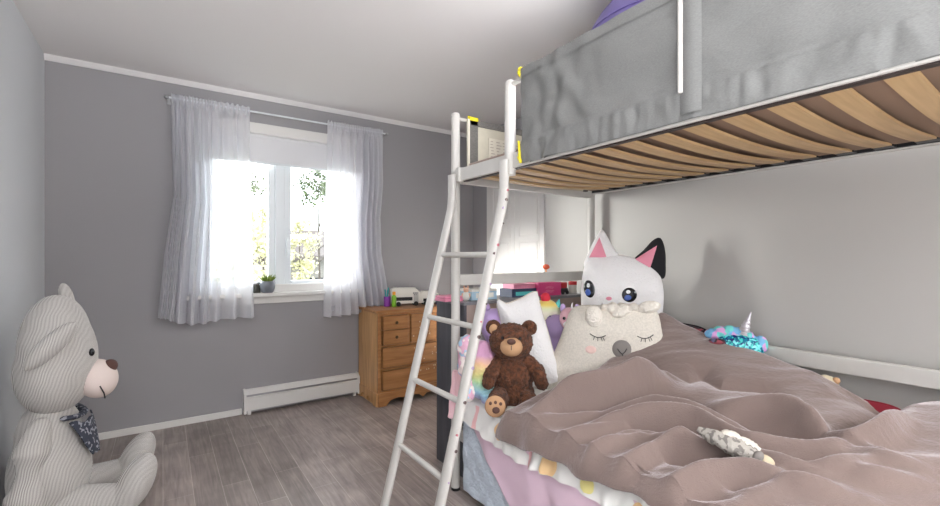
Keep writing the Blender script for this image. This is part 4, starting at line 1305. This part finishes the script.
# plain white round cushion behind the teddy
T = 2.30; S = T / F_PX
p = spot(530, T)
wc = thing('square_cushion', 'plain white square cushion standing behind the brown teddy bear', 'cushion', (p.x, p.y, MZ), face_cam(p) + .1)
zb = MZ; L = lambda px, py: ((px - 530) * S, CAM_H - (py - CY) * S - zb)
wp_ = Pillow([L(*q) for q in ((499, 299), (505, 304), (520, 299), (533, 292), (538, 293), (539, 302), (547, 330), (553, 352), (561, 378), (560, 384), (553, 384), (535, 386), (516, 390), (511, 388), (510, 380), (505, 350), (502, 325), (497, 304))], .075, L(528, 342), 2.2)
obj('cover', wp_.build(B()), M['plush_white'], wc, True, auto=False)
bm = B(); tube(bm, [(wp_.c.x + wp_.rad(th_) * math.cos(th_), 0, wp_.c.z + wp_.rad(th_) * math.sin(th_)) for th_ in [-PI + 2 * PI * k / 72 for k in range(73)]], .005, 6)
obj('piping', bm, M['oat'], wc, True)

# rainbow fur toy
T = 2.12; S = T / F_PX
p = spot(479, T)
rt = thing('rainbow_plush', 'pastel rainbow fur soft toy between the ladder and the brown teddy', 'soft toy', (p.x, p.y, MZ), face_cam(p))
L = lambda px, py: ((px - 479) * S, CAM_H - (py - CY) * S - zb)
bm = B(); e_(bm, 483, 365, 13, 25, 0, 12); e_(bm, 482, 385, 14, 14, 0, 13); blob('body', bm, M['rainbow'], rt, .008, 3, .007, 70)
bm = B(); e_(bm, 468, 350, 11, 15, .02, 10); e_(bm, 466, 366, 9, 14, .02, 8); blob('mane', bm, M['tie_dye'], rt, .008, 3, .008, 60)
limb('leg', [(470, 384, -.01), (468, 392, -.05)], [.036, .032], M['tie_dye'], rt, L)
limb('leg', [(486, 390, -.02), (487, 394, -.06)], [.034, .03], M['rainbow'], rt, L)

# pale pink cloth hanging over the corner
T = 2.16; S = T / F_PX
p = spot(455, T)
pcx = at(453, 415, Y=1.955)
pk2 = obj('fleece_scrap', grid(B(), lambda u, v: (lerp(pcx.x - .03, pcx.x + .035, u) + .03 * v * (u - .6) - .02 * v, 1.875 + .02 * math.sin(u * 9) + .012 * mn.noise(Vector((u * 4, v * 4, 3))) , lerp(.62, .385, v)), 30, 40), M['pale_pink_cloth'], None, True, auto=False)
baked(pk2, [('SOLIDIFY', dict(thickness=.03, offset=0)), ('SUBSURF', dict(levels=1, render_levels=1)), ('SMOOTH', dict(factor=.5, iterations=10))])
tag(pk2, 'pale pink fleece dangling from the bed corner behind the ladder', 'cloth')

# lilac plush (left), sundae plush, muted lilac plush, rose unicorn
def simple_plush(name, label, px, t, parts, base_py=None):
    p = spot(px, t); s = t / F_PX
    th = thing(name, label, 'soft toy', (p.x, p.y, MZ + .02), face_cam(p))
    LL = lambda a, b: ((a - px) * s, CAM_H - (b - CY) * s - MZ - .02)
    return th, LL, s
th, L, S = simple_plush('lilac_plush', 'round lilac soft toy peeking out left of the white square cushion', 493, 2.36, None)
bm = B(); e_(bm, 494, 325, 14, 17, 0, 12); e_(bm, 494, 360, 15, 22, 0, 13); blob('body', bm, M['lilac'], th, .009, 6, .003, 60)
for px in (486, 501):
    bm = B(); e_(bm, px, 308, 4.5, 5, 0, 3); blob('ear', bm, M['lilac'], th, .005, 2, .002, 60)
for px in (490, 498):
    bm = B(); e_(bm, px, 322, 1.4, 1.4, -.066, 1); obj('eye', bm, M['eye'], th, True)

th, L, S = simple_plush('sundae_plush', 'cream and yellow sleepy soft toy topped with a red cherry', 546, 2.50, None)
RR = .14
bm = B(); e_(bm, 546, 313, 14, 14, 0, 12); 
o = blob('head', bm, ramp_mat('sundae_bands', [srgb(228, 140, 140), srgb(240, 190, 150), srgb(242, 226, 190), srgb(240, 236, 216), srgb(240, 236, 216), srgb(226, 232, 190), srgb(238, 214, 110), srgb(240, 206, 120)], 2, L(546, 327)[1], L(546, 299)[1], wobble=.01, bump=.3), th, .007, 3, .001, 60)
bm = B(); e_(bm, 546, 345, 16, 24, 0, 13); blob('body', bm, M['pink_uni'], th, .010, 6, .002, 60)
bm = B(); e_(bm, 545.5, 297.5, 5, 5, -.01, 5); blob('cherry', bm, M['cherry'], th, .005, 2, .002, 90)
for px, m_ in ((536, 'print_y'), (557, 'teal')):
    bm = B(); x, z = L(px, 303); tube(bm, [(x, 0, z - .02), (x + (.012 if px > 546 else -.012), 0, z + .022)], [.022, .003], 10); obj('ear', bm, M[m_], th, True)
def hsurf(cx, cz, rx, ry, rz): return lambda x, z: -ry * math.sqrt(max(0, 1 - ((x - cx) / rx) ** 2 - ((z - cz) / rz) ** 2))
cx, cz = L(546, 313); sf = hsurf(cx, cz, 14 * S, 12 * S, 14 * S)
for ex in (540, 552):
    bm = B(); stitch(bm, sf, [L(ex - 2.6 + 5.2 * k / 6, 314 + 1.8 * math.sin(PI * k / 6)) for k in range(7)], .0022, .003); obj('eyelid', bm, M['thread'], th, True)
bm = B(); stitch(bm, sf, [L(544.5 + 3 * k / 4, 318 + 1 * math.sin(PI * k / 4)) for k in range(5)], .0016, .003); obj('mouth', bm, M['thread'], th, True)

th, L, S = simple_plush('purple_plush', 'muted purple soft toy behind the rose unicorn and below the sundae toy', 557, 2.44, None)
bm = B(); e_(bm, 556, 327, 13, 13, 0, 10); e_(bm, 556, 352, 13, 18, 0, 11); blob('body', bm, M['lilac_dark'], th, .009, 6, .003, 60)
for px in (549, 563):
    bm = B(); e_(bm, px, 317, 4, 5, 0, 3); blob('ear', bm, M['lilac_dark'], th, .005, 2, .002, 60)

th, L, S = simple_plush('unicorn_plush', 'pale rose unicorn soft toy with silver horn beside the llama cushion', 571, 2.40, None)
bm = B(); e_(bm, 569, 318, 9.5, 11, -.02, 9); hd = blob('head', bm, M['pink_uni'], th, .007, 3, .002, 60)
bm = B(); e_(bm, 569, 348, 11, 22, .02, 9); blob('body', bm, M['pink_uni'], th, .009, 5, .003, 60)
bm = B(); e_(bm, 566, 338, 5, 8, -.06, 5); blob('arm', bm, M['pink_uni'], th, .006, 3, .001, 60)
bm = B(); x, z = L(571, 309); tube(bm, [(x, -.02, z - .01), (x + .006, -.02, z + .035)], [.012, .002], 10); obj('horn', bm, M['silver'], hd, True)
for px in (563, 577):
    bm = B(); e_(bm, px, 308, 2.8, 4.5, -.015, 2); obj('ear', bm, M['lilac'], hd, True)
cx, cz = L(569, 318); sf2 = hsurf(cx, cz, 9.5 * S, 9 * S, 11 * S)
for ex in (564.5, 572.5):
    bm = B(); x, z = L(ex, 317); ell(bm, (x, sf2(x, z) - .02 - .001, z), (.008, .004, .009), None, 12, 8); obj('eye', bm, M['eye'], hd, True)
bm = B(); e_(bm, 568, 323, 4.5, 3.5, -.062, 2); obj('muzzle', bm, M['plush_white'], hd, True)

# dark floral cushion between blanket and wall
T = 2.36; S = T / F_PX
p = at(684, 345, X=2.255)
fc = thing('floral_cushion', 'dark floral cushion wedged between the blanket and the wall', 'cushion', (p.x, p.y, .56), -PI / 2)
pl = Pillow([(-.20, 0), (-.21, .12), (-.17, .262), (0, .278), (.13, .25), (.20, .12), (.2, 0), (0, -.01)], .06, (0, .12))
obj('cover', pl.build(B()), M['floral'], fc, True, auto=False)
bm = B(); tube(bm, [(pl.c.x + pl.rad(th_) * math.cos(th_), 0, pl.c.z + pl.rad(th_) * math.sin(th_)) for th_ in [-PI + 2 * PI * k / 72 for k in range(73)]], .005, 6)
obj('piping', bm, M['plush_black'], fc, True)

# sequinned unicorn head
p = at(737, 350, X=2.2)
un = thing('sequin_unicorn', 'teal sequinned unicorn toy with silver horn lying against the wall', 'soft toy', (p.x, p.y, .66), face_cam(p))
zb = .66; T = p.x / ray(737)[0]; S = T / F_PX
L = lambda px, py: ((px - 737) * S, CAM_H - (py - CY) * S - zb)
bm = B(); e_(bm, 738, 347, 22, 14, 0, 12); blob('head', bm, M['sequin'], un, .006, 3, .004, 110)
bm = B(); 
for i in range(9):
    px = 714 + 32 * i / 8; e_(bm, px, 337 - 4.5 * math.sin(PI * i / 8) + (1 if i % 2 else -1), 6, 5.5, .008, 7)
e_(bm, 757, 343, 6, 9, .01, 7)
blob('mane', bm, M['mane'], un, .006, 2, .006, 80)
bm = B(); a0 = L(742, 334); a1 = L(749, 311)
pts = [(lerp(a0[0], a1[0], k / 24), .0, lerp(a0[1], a1[1], k / 24)) for k in range(25)]
tube(bm, pts, [(.027 * (1 - k / 25)) * (1 + .10 * math.sin(k * 1.6)) for k in range(25)], 14); obj('horn', bm, M['silver'], un, True)
bm = B(); x, z = L(720, 341); ell(bm, (x, -.055, z), (.035, .012, .014), None, 14, 8); obj('ear', bm, M['floral'], un, True)

# beige and red things behind the blanket
p = at(827, 383, X=2.215)
bt = thing('beige_plush', 'beige soft toy just showing between blanket and white side rail', 'soft toy', (p.x, p.y, .60), face_cam(p))
T = 2.215 / ray(827)[0]; S = T / F_PX; zb = .60
L = lambda px, py: ((px - 827) * S, CAM_H - (py - CY) * S - zb)
bm = B(); e_(bm, 826, 385, 11, 10, 0, 9); e_(bm, 820, 398, 16, 13, 0, 9); blob('body', bm, M['beige_fur'], bt, .006, 3, .003, 80)
bm = B(); e_(bm, 834, 379, 3.5, 3.5, -.01, 3); blob('ear', bm, M['tan'], bt, .004, 2, .001, 80)
p = at(868, 410, X=2.20)
rc = thing('red_cushion', 'small deep red cushion half hidden behind the blanket under the side rail', 'cushion', (p.x, p.y, .495), -PI / 2)
pl = Pillow([(-.11, 0), (-.115, .08), (-.09, .135), (0, .15), (.09, .14), (.115, .08), (.11, 0)], .045, (0, .07))
obj('cover', pl.build(B()), M['red_cloth'], rc, True, auto=False)
bm = B(); tube(bm, [(pl.c.x + pl.rad(th_) * math.cos(th_), 0, pl.c.z + pl.rad(th_) * math.sin(th_)) for th_ in [-PI + 2 * PI * k / 60 for k in range(61)]], .004, 6)
obj('piping', bm, M['red_cloth'], rc, True)

# tabby soft toy on the blanket
deps = bpy.context.evaluated_depsgraph_get(); deps.update()
def drop(x, y):
    ok, loc, *_ = blk.ray_cast(Vector((x, y, 3)), Vector((0, 0, -1)))
    return loc.z if ok else .6
q = at(735, 435, Z=.62); zz = drop(q.x, q.y)
q = at(735, 438, Z=zz); zz = max(drop(q.x + dx, q.y + dy) for dx, dy in ((0, 0), (.08, -.06), (-.08, .06), (.04, -.03), (-.04, .03))) - .006
tb = thing('tabby_plush', 'small grey tabby soft toy lying on the mauve blanket', 'soft toy', (q.x, q.y, zz - .006), face_cam(q) - .12)
T = q.dot(FW) ; S = T / F_PX; zb = zz - .006
L = lambda px, py: ((px - 735) * S, (438 - py) * S)
bm = B(); e_(bm, 733, 430, 17, 9, 0, 12, Matrix.Rotation(.22, 3, 'Y')); e_(bm, 720, 426, 9, 7, 0, 9); e_(bm, 746, 434, 10, 8, 0, 10); blob('body', bm, M['grey_fur'], tb, .005, 3, .008, 120)
bm = B(); e_(bm, 745, 429, 13, 5, .02, 10, Matrix.Rotation(.35, 3, 'Y')); e_(bm, 730, 421.5, 9, 3.4, .015, 8, Matrix.Rotation(.1, 3, 'Y')); blob('back_stripe', bm, M['oat'], tb, .005, 3, .006, 120)
bm = B(); e_(bm, 761, 438, 9, 6.0, -.005, 7, Matrix.Rotation(.28, 3, 'Y')); blob('snout', bm, M['beige_fur'], tb, .005, 3, .001, 110)
bm = B(); tube(bm, [(L(px, py)[0], y, L(px, py)[1]) for px, py, y in ((718, 427, 0), (708, 425, .01), (700, 422.5, .015))], [.026, .018, .008], 10); blob('tail', bm, M['grey_fur'], tb, .004, 2, .003, 110)
bm = B(); e_(bm, 755, 433, 4.5, 6, -.02, 5, Matrix.Rotation(.5, 3, 'Y')); obj('ear', bm, M['grey_plush'], tb, True)
bm = B(); e_(bm, 769, 441, 1.4, 1.2, -.012, 1.5); obj('nose', bm, M['eye'], tb, True)

# ------------------------------------------------------------------ big striped bear on the floor
bb = thing('giant_bear', 'giant striped knit bear sitting on the floor against the left wall', 'teddy bear', (-.40, 2.75, 0))
A_ = lambda X, Y, Z: (X + .40, Y - 2.75, Z)
def bell(bm, X, Y, Z, rx, ry, rz, rot=None): ell(bm, A_(X, Y, Z), (rx, ry, rz), rot, 40, 28); return bm
bm = B(); bell(bm, -.42, 2.75, .22, .145, .19, .24); bell(bm, -.425, 2.75, .38, .115, .150, .17)
blob('body', bm, M['knit'], bb, .014, 6)
bm = B(); bell(bm, -.402, 2.75, .785, .128, .180, .235); bell(bm, -.405, 2.75, .675, .140, .195, .20); bell(bm, -.345, 2.75, .72, .092, .15, .2)
hd = blob('head', bm, M['knit'], bb, .014, 8)
# near ear folded down the side, far ear up
bm = B(); c = at(49, 346, Y=2.56); bell(bm, c.x + .005, 2.565, c.z, .040, .045, .125, Matrix.Rotation(.72, 3, 'Y')); blob('ear', bm, M['knit'], hd, .008, 4)
bm = B(); c = at(67, 300, Y=2.86); bell(bm, c.x, 2.86, c.z, .028, .055, .085, Matrix.Rotation(-.2, 3, 'Y')); blob('ear', bm, M['knit'], hd, .008, 4)
bm = B(); bell(bm, -.255, 2.74, .615, .078, .10, .092, Matrix.Rotation(-.25, 3, 'Y')); mz = blob('muzzle', bm, M['muzzle'], hd, .008, 4)
c = at(110, 366, Y=2.735); bm = B(); bell(bm, c.x, 2.735, c.z, .030, .042, .032); obj('nose', bm, M['nose'], mz, True)
bm = B()
mp_ = [at(100, 386, Y=2.645), at(104, 393, Y=2.66), at(105, 398, Y=2.68)]
tube(bm, [A_(q.x, q.y, q.z) for q in mp_], .003, 6); obj('mouth', bm, M['thread'], mz, True)
for Y_ in (2.66, 2.82):
    bm = B(); c = at(93.5, 352, Y=2.66); bell(bm, c.x - (.006 if Y_ < 2.7 else .022), Y_, c.z, .011, .013, .018); obj('eye', bm, M['eye'], hd, True)
def blimb(name, pts, rads, sy=1):
    bm = B(); tube(bm, [A_(*q) for q in pts], rads, 20)
    for q, r in ((pts[0], rads[0]), (pts[-1], rads[-1])): ell(bm, A_(*q), (r, r, r), None, 20, 14)
    return blob(name, bm, M['knit'], bb, .012, 5)
blimb('arm', [(-.435, 2.625, .46), (-.455, 2.585, .36), (-.472, 2.57, .20), (-.46, 2.57, .085)], [.040, .064, .068, .062])
blimb('arm', [(-.445, 2.90, .43), (-.46, 2.925, .32), (-.46, 2.94, .18), (-.45, 2.94, .085)], [.050, .062, .066, .062])
for Yl, Yf, xo, dz in ((2.655, 2.60, .0, 0), (2.86, 2.92, -.01, .0)):
    lg = blimb('leg', [(-.36, Yl, .085), (-.25, (Yl + Yf) / 2, .080), (-.17, Yf, .078)], [.085, .075, .07])
    bm = B(); bell(bm, -.105 + xo, Yf, .135, .070, .09, .135, Matrix.Rotation(.42, 3, 'Y')); bell(bm, -.14 + xo, Yf, .085, .065, .08, .078); blob('foot', bm, M['knit'], lg, .009, 5)
# scarf
bm = B()
ring = [A_(-.415 + .108 * math.cos(a), 2.75 + .135 * math.sin(a), .492 - .03 * math.cos(a)) for a in [-1.15 + 2.1 * k / 20 for k in range(21)]]
tube(bm, ring, [.004] + [.014] * 19 + [.004], 10, sx=1.2, sy=.8)
sc = obj('scarf', bm, M['scarf'], bb, True)
def scarfP(u, v):
    a = (u - .5) * 1.5 * (1 - v * .75) - .30
    r = 1 + .10 * v
    return A_(-.405 + (.128 * r + .018 * v) * math.cos(a), 2.75 + .155 * r * math.sin(a), .475 - .035 * math.cos(a) - .155 * v + .008 * math.sin(u * 14 + v * 5))
o = obj('scarf_tail', grid(B(), scarfP, 30, 20), M['scarf'], sc, True, auto=False)
baked(o, [('SOLIDIFY', dict(thickness=.006, offset=0))])

# ------------------------------------------------------------------ outside the window
struct('ground', box(B(), -40, 60, YW + 1.2, 80, -2.1, -2.0), M['lawn'])
hs = thing('house', 'neighbour house with a low dark roof seen through the right pane', 'house', (6.8, 19.5, -2.0))
obj('house_wall', box(B(), -3.0, 7, 0, 6, 0, 3.1), M['house_wall'], hs)
bm = B(); prism(bm, [(-.6, 3.05), (-.6, 3.25), (3, 4.5), (6.6, 3.25), (6.6, 3.05)], -3.7, 7.7, 'yz'); obj('roof', bm, M['house_roof'], hs)
for x in (-2.2, .2, 3.2): obj('house_window', box(B(), x, x + 1.1, -.03, .02, 1.0, 2.3), M['dark'], hs)
bm = B(); box(bm, -3.6, -3.3, -2, -1.7, 0, 2.9); box(bm, -5.0, -3.0, -2.2, -.2, 2.9, 3.1); obj('porch', bm, M['house_roof'], hs)

def tree(name, label, px, Y, ztop, rad, nleaf, leaf, m, seed, trunk_r=.1, zlow=.0):
    p = at(px, 257, Y=Y)
    t = thing(name, label, 'tree', (p.x, Y, -2.0), 0, 'trees outside the window')
    rn = random.Random(seed)
    bm = B(); tube(bm, [(0, 0, 0), (.05, .02, (ztop + 2) * .4), (0, 0, (ztop + 2) * .9)], [trunk_r, trunk_r * .7, trunk_r * .2], 8)
    for k in range(6):
        a = rn.uniform(0, 6.28); z0 = (ztop + 2) * rn.uniform(.35, .7)
        tube(bm, [(0, 0, z0), (rad * .7 * math.cos(a), rad * .7 * math.sin(a), z0 + rad * .5)], [trunk_r * .4, trunk_r * .1], 6)
    obj('trunk', bm, M['bark'], t, True)
    bm = B(); Hh = ztop + 2; zl = zlow + 2
    cl = [(rn.gauss(0, rad * .5), rn.gauss(0, rad * .5), rn.uniform(zl, Hh - .2), rn.uniform(.25, .5) * rad) for _ in range(16)]
    for i in range(nleaf):
        cx, cy, cz, cr = rn.choice(cl)
        q = Vector((cx + rn.gauss(0, cr * .5), cy + rn.gauss(0, cr * .5), cz + rn.gauss(0, cr * .5)))
        d = Vector((rn.gauss(0, 1), rn.gauss(0, 1), rn.gauss(0, 1))).normalized(); s = d.orthogonal().normalized() * leaf * .4
        bm.faces.new([bm.verts.new(v) for v in (q - d * leaf * .5, q + s, q + d * leaf * .5, q - s)])
    obj('crown', bm, m, t)
tree('tree', 'yellow green shrub outside behind the left window pane', 246, 7.5, 2.1, .5, 2300, .07, M['tree_leaf'], 1, .03, .3)
tree('tree', 'loose yellow green shrub just left of the neighbour house', 299, 9.5, 2.2, .34, 1500, .075, M['tree_leaf'], 2, .03, .2)
tree('tree', 'dark branch tips high in the right window pane', 318, 13, 3.9, .6, 500, .12, M['tree_leaf2'], 5, .05, 2.9)
tree('tree', 'sparse far tree high in the left window pane', 262, 15, 3.9, .5, 220, .12, M['tree_leaf2'], 8, .05, 3.2)

# ------------------------------------------------------------------ light
wd = bpy.data.worlds.new('sky'); SC.world = wd; wd.use_nodes = True
bg = wd.node_tree.nodes['Background']; bg.inputs['Color'].default_value = (.94, .97, 1.0, 1); bg.inputs['Strength'].default_value = 3.2
def area(name, loc, rot, sx, sy, power, color=(1, 1, 1)):
    l = bpy.data.lights.new(name, 'AREA'); l.shape = 'RECTANGLE'; l.size = sx; l.size_y = sy; l.energy = power; l.color = color
    o = bpy.data.objects.new(name, l); COL.objects.link(o); o.location = loc; o.rotation_euler = rot
    return o
pt = area('window_portal', ((WX0 + WX1) / 2, YW + WT + .01, (WZ0 + WZ1) / 2), (-PI / 2, 0, 0), WX1 - WX0, WZ1 - WZ0, 1)
pt.data.cycles.is_portal = True
# added fill lights, all unseen; none of them is a fixture of the room
area('overhead_fill', (.7, -1.8, 2.40), (0, 0, 0), .9, .9, 18, (.97, .985, 1))  # added fill from overhead, behind the camera
area('bounce_fill', (.2, -1.3, 1.2), (PI, 0, 0), 1.2, 1.2, 74, (.96, .98, 1))  # added fill thrown up and bounced off the ceiling
lw = area('left_wall_fill', (2.1, -1.6, 1.9), (0, 0, 0), .7, .7, 34, (.97, .985, 1))  # added fill aimed at the left wall to brighten it
lw.rotation_euler = Vector((-2.7, 4.8, -.5)).to_track_quat('-Z', 'Y').to_euler()
area('low_up_fill', (-.05, -.55, .45), (PI, 0, 0), .8, .8, 26, (.97, .985, 1))  # added low fill behind the camera, facing up
cll = area('closet_fill', (1.75, 2.9, .62), (PI / 2, 0, -PI / 2), .6, .3, 10, (1, .99, .97))  # unseen fill behind the bookcase, added to brighten the closet doors
cll.data.spread = 1.7
area('bunk_up_fill', (1.4, 1.15, 1.71), (PI, 0, 0), .2, .4, 2.5, (.99, .99, 1))  # unseen fill behind the guard, added to lift the far ceiling
area('bunk_up_fill', (1.7, .2, 1.71), (PI, 0, 0), .5, .5, 12, (.98, .99, 1))  # second added fill hidden on the bunk, for ceiling bounce
sl_ = bpy.data.lights.new('hazy_sun', 'SUN'); sl_.energy = 9.0; sl_.angle = math.radians(20); sl_.color = (1, .97, .93)
so_ = bpy.data.objects.new('hazy_sun', sl_); COL.objects.link(so_)
so_.rotation_euler = Vector((1.0, -1.18, -.17)).to_track_quat('-Z', 'Y').to_euler()

# ------------------------------------------------------------------ camera and view
cam = bpy.data.cameras.new('camera'); co = bpy.data.objects.new('camera', cam); COL.objects.link(co)
cam.sensor_width = 36; cam.lens = 36 * F_PX / 940
cam.shift_y = (CY - 253) / 940
cam.clip_start = .02
co.location = (0, 0, CAM_H); co.rotation_euler = (PI / 2, 0, -YAW)
SC.camera = co
vs_ = SC.view_settings
vs_.view_transform = 'Standard'; vs_.look = 'None'; vs_.exposure = 0.65; vs_.gamma = 1; vs_.use_curve_mapping = False
SC.cycles.use_denoising = True
SC.cycles.max_bounces = 10; SC.cycles.diffuse_bounces = 6; SC.cycles.transparent_max_bounces = 24
SC.cycles.sample_clamp_indirect = 8
